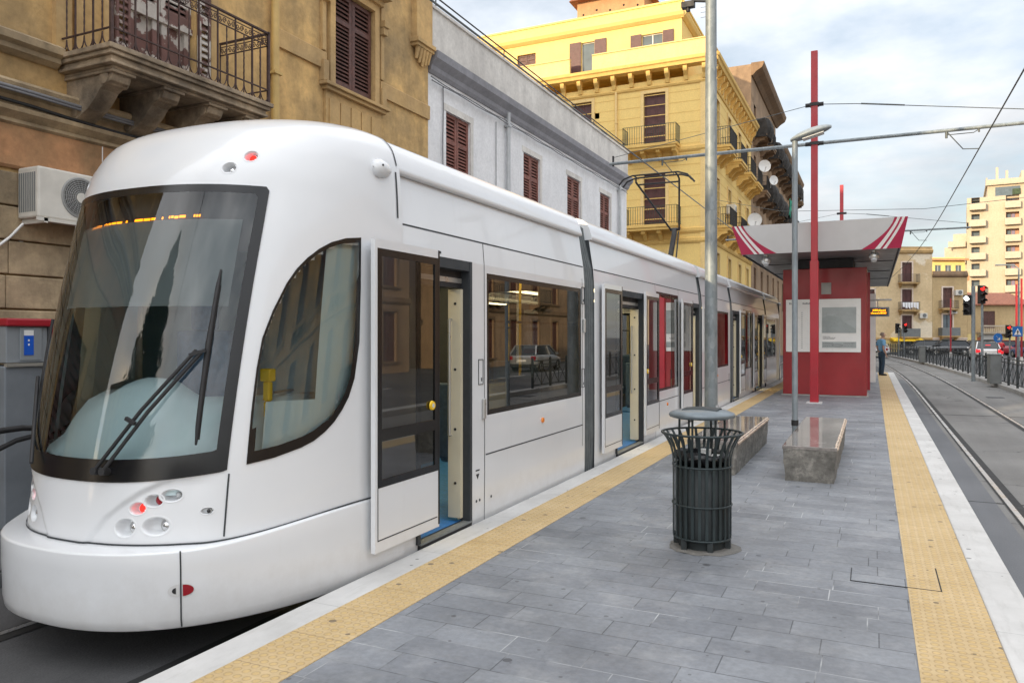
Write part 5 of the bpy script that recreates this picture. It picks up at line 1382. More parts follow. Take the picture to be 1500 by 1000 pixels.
# blocks across the street, seen only in the tram's glass; two more behind are added sun screens
def street_block(name, label, loc, rz, W, H, mat, trim, floors, bays, shut, D=11):
    t = thing(name, label, 'building', loc, rz)
    ops = []; st = W/bays
    for k in range(floors):
        for i in range(bays): ops.append((st*(i+.5)-.6, st*(i+.5)+.6, .6 if k == 0 else 4.4+(k-1)*3.9, 3.1 if k == 0 else 7.0+(k-1)*3.9))
    facade(t, W, H, D, ops, mat, rev=.2)
    for w in ops: panelled(t, *w, shut)
    for w in ops: surround(t, *w, trim, .16, .05)
    for i in range(bays):
        for k in range(1, floors):
            if (i+k) % 2 == 0: balcony(t, st*(i+.5)-1.2, st*(i+.5)+1.2, 4.35+(k-1)*3.9, .9, trim, M['blackm'], 3, bars=.16)
    band(t, 0, W, [(.05,3.5),(.14,3.6),(.14,3.85)], trim, 'belt_course'); band(t, 0, W, [(.1,H-.8),(.4,H-.5),(.5,H-.1)], trim)
    return t
street_block('peach_block', 'brown plaster apartment house with maroon shutters across the street, mirrored in the tram windows', (16, 34, ROAD), -PI/2, 18, 9.2, M['brown'], M['brown_trim'], 2, 5, M['shut_maroon'])
street_block('ochre_block', 'ochre apartment house with dark shutters across the street, mirrored in the near tram glass', (16, 15.6, ROAD), -PI/2, 22, 9.0, M['ochre'], M['ochre_trim'], 2, 6, M['shut_brown'])
street_block('tan_block', 'brown apartment house across the street further up, mirrored in the rear tram windows', (16, 64, ROAD), -PI/2, 26, 9.4, M['brown'], M['brown_trim'], 2, 7, M['shut_maroon'])
street_block('sun_screen_rear_block', 'tall brown apartment block, unseen, added behind the white house to block the low sun', (-42, 6, ROAD), 0, 26, 22, M['brown'], M['brown_trim'], 4, 7, M['shut_brown'], D=14)  # unseen block added to shade the lower yellow front and the side street
# dark cypress behind the stop, mirrored in the windscreen
def cypress(loc, h, r, label):
    t = thing('conifer_tree', label, 'tree', loc)
    q = MB(); q.tube([(0,0,0),(.05,.02,h*.4),(0,0,h*.9)], [.3,.2,.05], 8); q.build('trunk', M['bark'], t)
    q = MB(); rr = random.Random(int(h*10))
    for i in range(22000):
        z = h*(.08+.92*rr.random()**.85); k = z/h
        rad = r*(min(1, k*5))*(1-k)**.85*(.75+.3*math.sin(z*3.1+rr.random()*.5))
        a = rr.random()*2*PI; d = rad*(.55+.5*rr.random()); c = Vector((d*math.cos(a), d*math.sin(a), z)); s_ = .16+.22*rr.random()
        u = Vector((rr.gauss(0,1), rr.gauss(0,1), rr.gauss(0,1)+1)).normalized(); w = u.orthogonal().normalized()
        q.add([c-u*s_-w*s_*.4, c+w*s_*.3-u*s_*.2, c+u*s_*1.2, c-w*s_*.5+u*s_*.2], [(0,1,2,3)])
    q.build('crown', M['leaf'], t)
street_block('sun_screen_back_block', 'wide tan apartment block added far behind the stop to block the low sun, mirrored low in the windscreen', (-13, -46, ROAD), PI, 34, 15.5, M['ruin2'], M['brown_trim'], 4, 8, M['shut_brown'])  # added behind the camera to keep low sun off the platform
cypress((-11, -18, ROAD), 16, 8.5, 'large dark conical tree standing behind the stop, mirrored in the tram windscreen')
# ------------------------------------------------------------------ stop furniture
# litter bin
bn = thing('litter_bin', 'dark slatted metal litter bin with flared rim and grey lid on the slate platform', 'litter bin', (-1.16, 5.81, 0))
q = MB(); n = 26
prof = [(.205,.075),(.212,.10),(.212,.60),(.215,.68),(.232,.75),(.262,.81),(.292,.853)]
for k in range(n):
    a = 2*PI*k/n; u = (math.cos(a), math.sin(a)); w = .0105
    rows = []
    for r, z in prof: rows.append([(u[0]*(r+o)-u[1]*s_*w, u[1]*(r+o)+u[0]*s_*w, z) for o, s_ in ((-.003,-1),(.003,-1),(.003,1),(-.003,1))])
    q.grid(rows, True)
for r, z, t in ((.296,.857,.009),(.216,.615,.007),(.217,.33,.007),(.208,.085,.008)): q.tube([(r*math.cos(2*PI*i/40), r*math.sin(2*PI*i/40), z) for i in range(40)], t, 6, True)
q.build('cage', M['binpaint'], bn)
q = MB(); q.lathe([(.19,.085),(.196,.10),(.196,.62),(.185,.62),(.185,.3),(.0001,.3)], seg=32); q.build('drum', M['bindrum'], bn)
q = MB(); q.lathe([(.17,.0),(.17,.075),(.19,.085)], seg=28); 
for k in range(6): a = 2*PI*k/6; q.box(.19*math.cos(a)-.02, .19*math.cos(a)+.02, .19*math.sin(a)-.02, .19*math.sin(a)+.02, 0, .085)
q.build('base', M['bindrum'], bn)
q = MB(); rr = random.Random(4); q.smooth = True
rows = []
for i, (r, z) in enumerate(((.205,.66),(.20,.70),(.185,.675),(.17,.60),(.10,.62),(.04,.66),(.001,.67))):
    rows.append([(r*(1+.05*rr.random())*math.cos(2*PI*k/24), r*math.sin(2*PI*k/24), z+.035*rr.random()) for k in range(24)])
q.grid(rows, True); q.build('bin_bag', M['bag'], bn)
q = MB(); q.ball((.05,-.13,.69), .035, 8); q.ball((-.05,-.10,.68), .03, 8); q.box(-.02,.06,-.02,.05,.66,.73); q.box(.08,.16,-.05,.0,.67,.70); q.build('litter', M['litter'], bn)
q = MB()
for k in range(6): a = 2*PI*k/6+.3; q.tube([(.17*math.cos(a), .17*math.sin(a), .55), (.165*math.cos(a), .165*math.sin(a), .99)], .009, 6)
lidp = q.build('lid_posts', M['binpaint'], bn)
q = MB(); q.lathe([(.001,1.035),(.09,1.033),(.19,1.022),(.235,1.005),(.245,.99),(.238,.975),(.2,.965),(.001,.965)], seg=36)
q.m = 1; q.smooth = True
q.grid([[(x, y, 1.036 + .014*(1-(x/.13)**2)*(1-(y/.1)**2) - (.012 if abs(y) > .09 else 0)) for x in [-.13+.026*i for i in range(11)]] for y in [-.10+.02*j for j in range(11)]])
q.build('lid', [M['lid'], M['bindrum']], bn)
q = MB(); q.smooth = True
rm = random.Random(6); q.grid([[(r*(1+(k > 1)*(.25*(rm.random()-.5)))*math.cos(2*PI*i/30), r*(1+(k > 1)*(.25*(rm.random()-.5)))*math.sin(2*PI*i/30), z) for i in range(30)] for k, (r, z) in enumerate(((.17,.012),(.215,.010),(.235,.007),(.262,.002)))], True); q.build('mortar_collar', plaster('mortar', (.20,.19,.175), (.12,.115,.105), .6, .1, .4, sc=4), bn)
# stone benches
def bench(x0, x1, y0, y1, label):
    t = thing('stone_bench', label, 'bench', ((x0+x1)/2, (y0+y1)/2, 0), 0, 'stone benches on the platform')
    hw = (x1-x0)/2; hl = (y1-y0)/2; rr = random.Random(int(x0*100))
    q = MB(); nx, ny = 10, 34
    # rough-hewn body tapering towards the ground
    def ringp(k, z, ins):
        a = [(-hw+ins + (2*hw-2*ins)*i/nx, -hl+ins*.5) for i in range(nx)] + [(hw-ins, -hl+ins*.5+(2*hl-ins)*i/ny) for i in range(ny)] \
          + [(hw-ins - (2*hw-2*ins)*i/nx, hl-ins*.5) for i in range(nx)] + [(-hw+ins, hl-ins*.5-(2*hl-ins)*i/ny) for i in range(ny)]
        return [(x+(rr.random()-.5)*.012, y+(rr.random()-.5)*.014, z+(rr.random()-.5)*(.006 if k else 0)) for x, y in a]
    q.grid([ringp(k, z, i_) for k, (z, i_) in enumerate(((0,.032),(.07,.026),(.14,.021),(.21,.016),(.28,.010),(.335,.005),(.352,.008)))], True)
    q.build('stone_block', M['granite'], t)
    q = MB(); q.box(-hw, hw, -hl, hl, .345, .385)
    q.build('polished_top', M['polished'], t, bevel=.006)
    q = MB(); pts = []
    ny = 60; rows = []
    for i in range(ny+1):
        y = -hl+.01+(2*hl-.02)*i/ny; d = .004+.012*rr.random(); rows.append([(hw-.028+.010*rr.random(), y, .3875), (hw-.008+.004*rr.random(), y, .384+.002*rr.random()), (hw+d, y, .364), (hw+.004, y, .34)])
    q.grid(rows); q.build('sunlit_chipped_edge', M['chipped_sunlit'], t)  # chipped strip along one edge, its sunlit tone painted in
    return t
bench(-.895, -.34, 8.84, 12.1, 'grey granite bench with polished top beside the slim lamp post, right of the two benches')
bench(-1.95, -1.38, 8.90, 11.8, 'grey granite bench with polished top just behind the litter bin')
# galvanised mast
t = thing('steel_mast', 'thick galvanised steel mast rising between the litter bin and the tram', 'mast', (-2.04, 10.85, 0))
q = MB(); q.tube([(0,0,0),(0,0,1.2),(0,0,5),(0,0,10.2)], [.092,.088,.078,.068], 20); q.build('pole', M['galv'], t)
q = MB(); q.cyl((0,0,0),(0,0,.03), .16, .16, 20)
for k in range(4): a = PI/4+k*PI/2; q.cyl((.125*math.cos(a), .125*math.sin(a), .03), (.125*math.cos(a), .125*math.sin(a), .055), .014, .014, 6)
q.build('base_plate', M['galv'], t)
q = MB(); q.box(.075, .10, -.05, .05, .42, .62); q.build('access_door', M['zinc'], t)
q = MB(); q.tube([(0,0,6.25),(-.26,-.04,6.29)], .018, 6); q.box(-.40,-.22,-.09,.01,6.20,6.28); q.cyl((-.31,-.04,6.2),(-.31,-.04,6.15),.03,.03,8); q.build('sensor_bracket', M['blackm'], t)
# slim lamp
t = thing('lamp_post', 'slim grey lamp post with flat oval head beside the right granite bench', 'street lamp', (-.937, 10.85, 0))
q = MB(); q.tube([(0,0,0),(0,0,4.22)], .037, 16); q.build('post', M['galv_lamp'], t)
q = MB(); q.cyl((0,0,.39),(0,0,.46), .046, .046, 16); q.cyl((0,0,0),(0,0,.02), .1, .1, 16); q.build('collar', M['blackm'], t)
q = MB(); q.smooth = True; rows = []
for i in range(15):
    s_ = i/14; x = -.06+.56*s_; w = .13*math.sin(PI*min(1, s_*1.0+.03))**.45+.004; zt = 4.19+.13*s_; h = .075*math.sin(PI*(s_*.94+.03))**.5
    rows.append([(x*.905, x*.43*.0 + w*math.cos(a), zt + (h*math.sin(a) if math.sin(a) > 0 else h*.55*math.sin(a))) for a in [2*PI*k/16 for k in range(16)]])
q.grid(rows, True); q.build('lamp_head', M['galv_lamp'], t)
q = MB(); q.bar((.10,0,4.187),(.36,0,4.254),.15,.012); q.build('diffuser', M['lamp_glass'], t)
# red tram masts with cross arms
def red_mast(x, y, label, arms=True, h=8.3, group='tall red masts carrying the overhead arms'):
    t = thing('red_mast', label, 'mast', (x, y, 0), 0, group)
    q = MB(); q.box(-.095,.095,-.095,.095,.02,3.35); q.box(-.075,.075,-.075,.075,3.35,h); q.build('post', M['red'], t, bevel=.012)
    q = MB(); q.box(-.17,.17,-.17,.17,0,.022); q.build('base_plate', M['kwhite'], t)
    if arms:
        q = MB(); q.tube([(-5.05,0,6.12),(4.95,0,6.12)], .042, 10); q.build('cross_arm', M['galv'], t)
        q = MB()
        for z in (6.12, 7.04): q = MB(); q.box(-.10,.10,-.10,.10,z-.035,z+.035); q.tube([(-.2,0,z),(.2,0,z)], .05, 8); q.build('clamp', M['blackm'], t)
        for xe in (4.85, -4.95): q = MB(); q.tube([(xe,0,6.05),(xe,0,6.32)], .03, 6); q.build('arm_end', M['blackm'], t)
        q = MB(); q.tube([(.1,0,7.04),(.9,0,6.95),(4.85,0,6.3)], .010, 5); q.tube([(-.1,0,7.04),(-4.95,0,6.28)], .008, 5); q.tube([(1.0,0,6.94),(1.9,0,6.79)], .018, 6); q.build('stay_wire', M['wire'], t)
        for cx in (3.34, -3.02):
            q = MB(); q.tube([(cx-.62,0,6.10),(cx-.30,.0,5.68),(cx,0,5.66)], .012, 5); q.tube([(cx-.62,0,6.02),(cx-.1,0,6.02),(cx,0,6.08)], .010, 5); q.tube([(cx-.62,0,6.12),(cx-.62,0,5.95)], .026, 6); q.tube([(cx,0,6.02),(cx,0,6.12)], .02, 6)
            q.build('wire_registration', M['wire'], t)
    return t
red_mast(-1.24, 19.4, 'tall square red mast in front of the red kiosk')
red_mast(-1.24, 37.1, 'red mast showing above the canopy roof behind the kiosk')
# overhead wires
for name, xc, zc, lab in (('right', 2.1, 5.66, 'overhead contact wire above the empty right hand track'), ('left', -4.26, 5.16, 'overhead contact wire above the tram roof')):
    q = MB(); q.tube([(xc + bend(y), y, zc + .0*y) for y in range(-16, 96, 2)], .014, 5)
    tag(q.build('contact_wire', M['wire'], org=(xc, 40, zc)), lab, 'wire')
q = MB(); q.tube([(-8, 41.9, 9.0), (-4.0, 39, 7.6), (2, 37, 7.0), (14, 33, 7.1)], .012, 5); tag(q.build('span_wire', M['wire'], org=(0,37,7)), 'thin span wire crossing the street behind the canopy', 'wire')
# ------------------------------------------------------------------ kiosk shelter
ks = thing('tram_shelter', 'dark red stop kiosk with wide grey and crimson canopy on the platform', 'shelter', (-1.16, 25, 0))
KO = (-1.16, 25, 0)
q = MB(); q.box(-2.18, -.13, 21.75, 23.2, .03, 3.36); q.build('kiosk_wall', M['redk'], ks, KO, bevel=.015)
q = MB(); q.box(-2.22, -.09, 21.70, 23.25, 0, .03); q.build('plinth', M['kerb'], ks, KO)
q = MB(); q.box(-1.95, -.45, 21.8, 33.5, 3.36, 3.60); q.build('roof_core', M['blackm'], ks, KO)
q = MB(); q.box(-1.2, .10, 28.4, 28.5, .03, 3.0); q.build('end_wall', M['kwhite2'], ks, KO)
q = MB(); q.box(-.16,-.06,24.2,24.3,.03,3.4); q.box(-2.1,-2.0,24.2,24.3,.03,3.36); q.box(-.22,-.12,28.2,28.3,.03,3.36); q.box(-2.1,-2.0,28.2,28.3,.03,3.36); q.box(-.18,-.15,24.3,25.5,.2,2.6); q.build('shelter_posts', M['red'], ks, KO)
q = MB(); q.box(-1.7,-1.2,25.0,28,.40,.46); q.box(-1.5,-1.4,25.2,25.4,.0,.40); q.box(-1.5,-1.4,27.6,27.8,.0,.40); q.build('seat', M['alu'], ks, KO)
q = MB(); q.box(-2.10, -.27, 21.715, 21.752, 1.16, 2.55)
bd_ = q.build('map_board', M['board'], ks, KO)
q = MB(); q.box(-1.20, -.38, 21.705, 21.716, 1.66, 2.33); q.m = 1
q.prism([(-1.2,1.66),(-1.2,2.05),(-1.05,2.12),(-.9,2.10),(-.78,2.06),(-.66,1.94),(-.5,1.84),(-.38,1.74),(-.38,1.66)], 'y', 21.701, 21.706); q.m = 0
q.box(-1.20,-.38,21.706,21.714,1.27,1.43)
q.build('network_map', [M['mapgrey'], plain('map_land', (.33,.37,.37), .35, 0, .1, 4)], bd_, KO)
q = MB(); rr = random.Random(8)
for x0, x1, z, h in ((-2.02,-1.80,2.42,.05),(-1.68,-1.48,2.42,.05)):
    x = x0
    while x < x1: w = .018+.022*rr.random(); q.box(x, x+w, 21.708, 21.716, z, z+h*(.6+.4*rr.random())); x += w+.01
for z in (1.50,1.53,1.56):
    x = -1.18
    while x < -.9-(.1 if z > 1.54 else 0): w = .03*rr.random()+.01; q.box(x, x+w, 21.708, 21.716, z, z+.012); x += w+.008
for z in (1.31,1.36,1.39):
    for x0 in (-1.17,-.68): 
        x = x0
        while x < x0+.24: w = .03*rr.random()+.01; q.box(x, x+w, 21.700, 21.708, z, z+.014); x += w+.01
for z in [1.26+.055*i for i in range(18)]: q.box(-1.93, -1.93+.03+.02*rr.random(), 21.708, 21.716, z, z+.015); q.box(-1.72,-1.68,21.708,21.716,z,z+.012)
q.tube([(-.83+.13*math.cos(2*PI*i/20), 21.70, 1.335+.03*math.sin(2*PI*i/20)) for i in range(20)], .006, 4, True)
q.build('print_lines', M['ink'], bd_, KO)
q = MB(); q.box(-1.22, -.98, 21.73, 21.752, 2.68, 2.98); q.build('notice_plate', plain('grey_plate', (.34,.33,.31), .5), ks, KO)
# canopy: long shallow trough, wider at the top, fascia with crimson swooshes
yf, yr = 19.72, 34.9
cb = [(-2.98,3.62),(.60,3.62),(.74,4.32),(-3.20,4.32)]
q = MB(); q.m = 0
fr = [(x, yf + (-.0 if z > 3.9 else .16), z) for x, z in cb]; rr_ = [(x, yr, z) for x, z in cb]
q.add(fr + rr_, [(0,1,2,3),(4,5,6,7),(1,2,6,5),(2,3,7,6),(3,0,4,7)]); q.m = 1; q.add([fr[0], fr[1], rr_[1], rr_[0]], [(0,1,2,3)])
cp = q.build('canopy', [M['kwhite'], M['kunder']], ks, KO)
def fpt(x, z, o): return (x, yf + .16*(1-(z-3.62)/.70) - o, z)
def swz(side):
    # curved crimson field running from the lower edge up to the corner, cut by two white stripes
    def cx(s_, k):     # s_ 0 bottom .. 1 top ; k which boundary
        b0 = (.84, .55, .44, .385, .31, 0)[k]; t0 = (.28, .22, .16, .115, .06, 0)[k]
        e = t0 + (b0-t0)*(1-s_)**(1.9 if k == 0 else 1.35)
        xl = -2.98-.22*s_; xr = .60+.14*s_
        return xl + e if side < 0 else xr - e
    for a, mat in (((0,1),0), ((2,3),0), ((4,5),0)):
        q = MB(); rows = []
        for i in range(17):
            s_ = i/16; z = 3.62+.70*s_
            rows.append([fpt(cx(s_, a[0]), z, .004), fpt(cx(s_, a[1]), z, .004)])
        q.grid(rows); q.build('crimson_stripe', M['redswoosh'], cp, KO)
    for a in ((1,2),(3,4)):
        q = MB(); rows = []
        for i in range(17):
            s_ = i/16; z = 3.62+.70*s_
            rows.append([fpt(cx(s_, a[0]), z, .003), fpt(cx(s_, a[1]), z, .003)])
        q.grid(rows); q.build('white_stripe', M['kwhite2'], cp, KO)
swz(-1); swz(1)
q = MB()
for x in (-2.98+.03, .60-.06): q.box(x, x+.03, yf+.2, yr-.1, 3.59, 3.619)
for y in (23, 26.5, 30): q.box(-2.9, .5, y, y+.02, 3.605, 3.619)
q.build('soffit_joints', M['gap'], cp, KO)
for x in (-2.42, .03):
    q = MB(); q.cyl((x, 20.12, 3.62), (x, 20.12, 3.56), .05, .05, 12); q.ball((x, 20.12, 3.47), .115, 16); q.m = 1; q.cyl((x, 20.07, 3.385), (x, 20.05, 3.355), .07, .06, 14); q.build('spot_lamp', [M['alu'], M['lamp_glass']], cp, KO)
# hanging next-tram display
t = thing('display_sign', 'hanging grey display sign with amber text beside the kiosk canopy', 'display', (.24, 24.5, 2.35))
q = MB(); q.box(-.36, .20, -.09, .09, -.21, .06); q.build('housing', M['greymetal'], t, bevel=.01)
q = MB(); q.box(-.32, .16, -.097, -.088, -.17, .02); sc = q.build('screen', M['black'], t)
q = MB(); rr = random.Random(5)
for r_, z in enumerate((-.055, -.135)):
    x = -.28+.05*(1-r_)
    while x < .10:
        w = .014+.03*rr.random(); q.box(x, x+w, -.1, -.0965, z, z+.055*(.6+.4*rr.random())); x += w+.010
q.build('amber_text', E_LED, sc)
q = MB(); q.tube([(-.40,0,.27),(.26,0,.27)], .025, 8); q.tube([(-.1,0,.06),(-.1,0,.27)], .015, 6); q.tube([(-.38,0,.27),(-.38,0,1.15)], .02, 6); q.build('hanger', M['alu'], t)
# ------------------------------------------------------------------ left pavement: cabinet, air conditioner, black rails
t = thing('ticket_cabinet', 'grey street cabinet with red cap and blue label against the ochre wall', 'cabinet', (-7.45, 4.78, ROAD+.1))
q = MB(); q.box(-.28, .25, -.42, .0, 0, 1.50); q.box(-.28, .25, .01, .42, 0, 1.47); q.build('lower_casing', M['greymetal'], t, bevel=.012)
q = MB(); q.box(-.26, .22, -.39, .0, 1.53, 1.87); q.box(-.26, .22, .02, .39, 1.50, 1.87); q.box(.22,.235,-.27,-.06,1.55,1.86); q.build('upper_casing', plain('cabinet_mid', (.26,.28,.30), .5, .1, .1, 3), t, bevel=.012)
q = MB(); q.box(-.29, .26, -.41, .42, 1.87, 1.945); q.build('red_cap', M['red'], t, bevel=.015)
q = MB(); q.box(.236,.24,-.235,-.145,1.60,1.785); q.m = 1; q.box(.236,.24,-.235,-.145,1.785,1.835)
for z in (1.73,1.69): q.box(.2405,.242,-.20,-.185,z,z+.018)
q.build('info_label', [M['bluelabel'], M['kwhite2']], t)
q = MB(); q.box(.25,.254,.20,.32,1.40,1.44); q.build('warning_label', M['yellow_plastic'], t)
q = MB(); q.box(.22,.27,-.41,.41,1.495,1.525); q.box(.22,.245,.28,.31,1.6,1.75); q.build('shelf_and_lock', M['alu'], t)
t = thing('air_conditioner', 'cream air conditioning unit on a wall bracket left of the tram cab', 'air conditioner', (-7.77, 5.33, 2.78))
q = MB(); q.box(-.16, .17, -.40, .40, 0, .52); q.build('casing', M['acwhite'], t, bevel=.02)
q = MB(); q.lathe([(.19,0),(.205,.012),(.22,0)], seg=36, caps=False)
for r in [.03+.02*i for i in range(9)]: q.tube([(r*math.cos(2*PI*i/32), r*math.sin(2*PI*i/32), .006) for i in range(32)], .0045, 4, True)
for k in range(24): a = 2*PI*k/24; q.tube([(.05*math.cos(a), .05*math.sin(a), .006), (.2*math.cos(a+.25), .2*math.sin(a+.25), .006)], .0035, 4)
q.v = [(.172+z, x+.06, y+.26) for x, y, z in q.v]; g_ = q.build('fan_grille', M['acgrille'], t)
q = MB(); q.cyl((.172,.06,.26),(.186,.06,.26),.055,.055,24); q.build('fan_hub', M['acwhite'], g_)
q = MB(); q.cyl((.168,.06,.26),(.1715,.06,.26),.20,.20,36); q.build('fan_shadow', plain('fan_cavity', (.14,.14,.14), .7), g_)
q = MB()
for i in range(9): q.box(-.13+.03*i, -.115+.03*i, -.404, -.398, .06, .46)
q.build('side_slats', M['boxgrey'], t)
q = MB()
for y in (-.33, .30): q.box(-.22,.19,y-.02,y+.02,-.05,-.001); q.box(-.23,-.21,y-.02,y+.02,-.3,.35)
q.box(.17,.19,-.42,.42,-.035,-.0); q.build('wall_bracket', M['acwhite'], t)
q = MB(); q.tube([(-.1,-.38,-.05),(-.12,-.5,-.2),(-.14,-.72,-.4),(-.16,-1.0,-.55)], .014, 6); q.build('drain_hose', M['kwhite2'], t)
t = thing('tube_barrier', 'black tubular barrier by the grey cabinet at the left edge', 'barrier', (-6.55, 4.0, ROAD+.1))
q = MB(); q.tube([(0,.32,0),(0,.32,.88),(0,.26,.98),(.02,.1,1.0),(.04,-.6,.985),(.05,-1.4,.97)], .026, 8); q.build('top_rail', M['blackm'], t)
q = MB(); q.tube([(0,.30,.93),(.02,.05,.90),(.04,-.5,.70),(.05,-1.4,.38)], .022, 8); q.build('brace', M['blackm'], t)
q = MB(); q.tube([(.05,-1.4,0),(.05,-1.4,.97)], .026, 8); q.cyl((.05,-1.4,0),(.05,-1.4,.015),.07,.07,12); q.cyl((0,.32,0),(0,.32,.015),.07,.07,12); q.build('post', M['blackm'], t)
# ------------------------------------------------------------------ fence along the right track
fe = thing('iron_railing', 'long dark iron railing with crossed bars along the kerb of the right hand track', 'railing', (4.3, 45, ROAD+.13))
FO = (4.3, 45, ROAD+.13); posts = []
y = 24.0
while y < 84: posts.append((fx(y)+.03, y)); y += 1.6
for (x, y) in posts:
    q = MB(); z0 = ROAD+.13; q.box(x-.035, x+.035, y-.035, y+.035, z0, z0+1.02); q.cyl((x,y,z0+1.02),(x,y,z0+1.07),.045,.02,8); q.build('post', M['fence'], fe, FO)
for (xa, ya), (xb, yb_) in zip(posts, posts[1:]):
    q = MB(); z0 = ROAD+.13
    for z in (.10, .93, .80): q.bar((xa,ya,z0+z),(xb,yb_,z0+z),.035,.03)
    for k in range(2):
        a = (xa+(xb-xa)*k/2, ya+(yb_-ya)*k/2); c = (xa+(xb-xa)*(k+1)/2, ya+(yb_-ya)*(k+1)/2)
        q.bar((*a,z0+.1),(*c,z0+.8),.018); q.bar((*a,z0+.8),(*c,z0+.1),.018)
        q.bar((*c,z0+.1),(*c,z0+.93),.022)
    q.build('panel', M['fence'], fe, FO)
for (x, y), lab in (((fx(33.4)+.05, 33.3), 'grey utility box built into the near part of the railing'), ((fx(57.6)+.05, 57.6), 'grey utility box at the far end of the railing')):
    q = MB(); q.box(-.16,.2,-.45,.45,.0,1.05); q.box(-.18,.22,-.47,.47,1.05,1.09)
    o = q.build('utility_box', M['boxgrey'], bevel=.012); o.location = (x-.28, y, ROAD+.13); tag(o, lab, 'utility box')
# traffic lights
def signal_head(t, x, y, z, n, face, lit, name='signal_head'):
    """face: angle of the lens direction about z"""
    h = .28*n; q = MB(); q.box(-.13,.13,-.02,.16,0,h); q.box(-.05,.05,.16,.22,h*.4,h*.6)
    for i in range(n):
        zc = h-.14-.28*i
        rows = []
        for k in range(9):
            a = PI*k/8 - .1; rows.append([(.115*math.cos(a), -.02, zc+.115*math.sin(a)), (.115*math.cos(a), -.22, zc+.10*math.sin(a)-.01)])
        q.grid(rows)
    q.v = [(x+u*math.cos(face)-v*math.sin(face), y+u*math.sin(face)+v*math.cos(face), z+w) for u, v, w in q.v]
    hd = q.build(name, M['blackm'], t)
    for i in range(n):
        q = MB(); zc = h-.14-.28*i; q.cyl((0,-.02,zc),(0,-.035,zc),.10,.09,14)
        q.v = [(x+u*math.cos(face)-v*math.sin(face), y+u*math.sin(face)+v*math.cos(face), z+w) for u, v, w in q.v]
        q.build('lens', {'r': E_RED, 'w': E_WHITE}.get(lit[i], M['black']), hd)
t = thing('traffic_light', 'grey signal post with black three lens tram signal, its top lens white', 'traffic light', (3.80, 37.0, ROAD)); 
q = MB(); q.tube([(0,0,0),(0,0,3.95)], .075, 12); q.build('post', M['galv'], t); signal_head(t, -.24, -.05, 2.75, 3, math.radians(-20), 'w  ')
t = thing('traffic_light', 'slim signal post with lit red lamp on top rising just behind the railing', 'traffic light', (4.55, 40.9, ROAD))
q = MB(); q.tube([(0,0,0),(0,0,4.1)], .055, 10); q.build('post', M['galv'], t); signal_head(t, 0, -.1, 3.35, 3, math.radians(25), 'r  ')
t = thing('traffic_light', 'pair of distant signals with red and amber lamps left of the railing end', 'traffic light', (2.35, 72.0, ROAD))
q = MB(); q.tube([(-.35,0,0),(-.35,0,2.6)], .05, 8); q.tube([(.05,0,0),(.05,0,2.6)], .05, 8); q.build('post', M['galv'], t)
signal_head(t, -.42, 0, 2.1, 3, math.radians(30), '   '); signal_head(t, .15, 0, 2.15, 3, math.radians(25), 'r  ')
t = thing('traffic_light', 'distant red lit signal beside the blue crossing sign on the right', 'traffic light', (8.05, 58.6, ROAD))
q = MB(); q.tube([(0,0,0),(0,0,2.6)], .05, 8); q.build('post', M['galv'], t); signal_head(t, -.05, -.05, 1.75, 3, math.radians(25), 'r  ')
# signs
t = thing('road_sign', 'square blue crossing sign with white triangle at the right edge', 'road sign', (8.4, 58.0, ROAD), math.radians(25))
q = MB(); q.tube([(0,.04,0),(0,.04,2.55)], .035, 8); q.build('post', M['galv'], t)
q = MB(); q.box(-.32,.32,-.0,.02,1.85,2.49); q.m = 1; q.prism([(-.23,1.95),(.23,1.95),(0,2.38)], 'y', -.006, .001); q.m = 2; q.box(-.03,.03,-.010,-.004,2.02,2.2); q.ball((0,-.008,2.23), .035, 8); q.box(-.09,.09,-.010,-.004,2.12,2.15); q.bar((0,-.007,2.03),(-.07,-.007,1.97),.03,.006); q.bar((0,-.007,2.03),(.07,-.007,1.97),.03,.006); q.build('sign_plate', [M['blue_sign'], M['kwhite2'], M['blackm']], t)
t = thing('road_sign', 'round blue sign with white arrow on a short post beyond the railing', 'road sign', (7.9, 62.5, ROAD), math.radians(25))
q = MB(); q.tube([(0,.04,0),(0,.04,2.1)], .035, 8); q.build('post', M['galv'], t)
q = MB(); q.cyl((0,0,1.75),(0,.02,1.75),.32,.32,24); q.m = 1; q.bar((-.14,-.004,1.88),(.08,-.004,1.66),.07,.006); q.prism([(.14,1.60),(.14,1.80),(-.06,1.60)], 'y', -.006, .0); q.build('sign_plate', [M['blue_sign'], M['kwhite2']], t)
for (x, y, h, lab) in ((6.25, 77.6, 5.2, 'thin distant red pole with white foot before the tan house'), (8.62, 60.0, 5.3, 'left of two thin red poles at the right edge'), (9.2, 62.0, 5.8, 'right of two thin red poles at the right edge')):
    t = thing('red_pole', lab, 'pole', (x, y, ROAD), 0, 'thin red poles in the distance')
    q = MB(); q.box(-.055,.055,-.055,.055,.45,h); q.build('shaft', M['red'], t); q = MB(); q.box(-.085,.085,-.085,.085,0,.45); q.build('foot', M['kwhite2'], t)
t = thing('street_lamp', 'tall thin grey street lamp on the far side of the road at the right', 'street lamp', (10.5, 72, ROAD))
q = MB(); q.tube([(0,0,0),(0,0,7.2),(-.3,0,7.5),(-1.0,0,7.55)], .06, 8); q.build('post', M['galv'], t); q = MB(); q.box(-1.6,-.95,-.14,.14,7.5,7.6); q.build('lamp_head', M['galv_lamp'], t, bevel=.03)
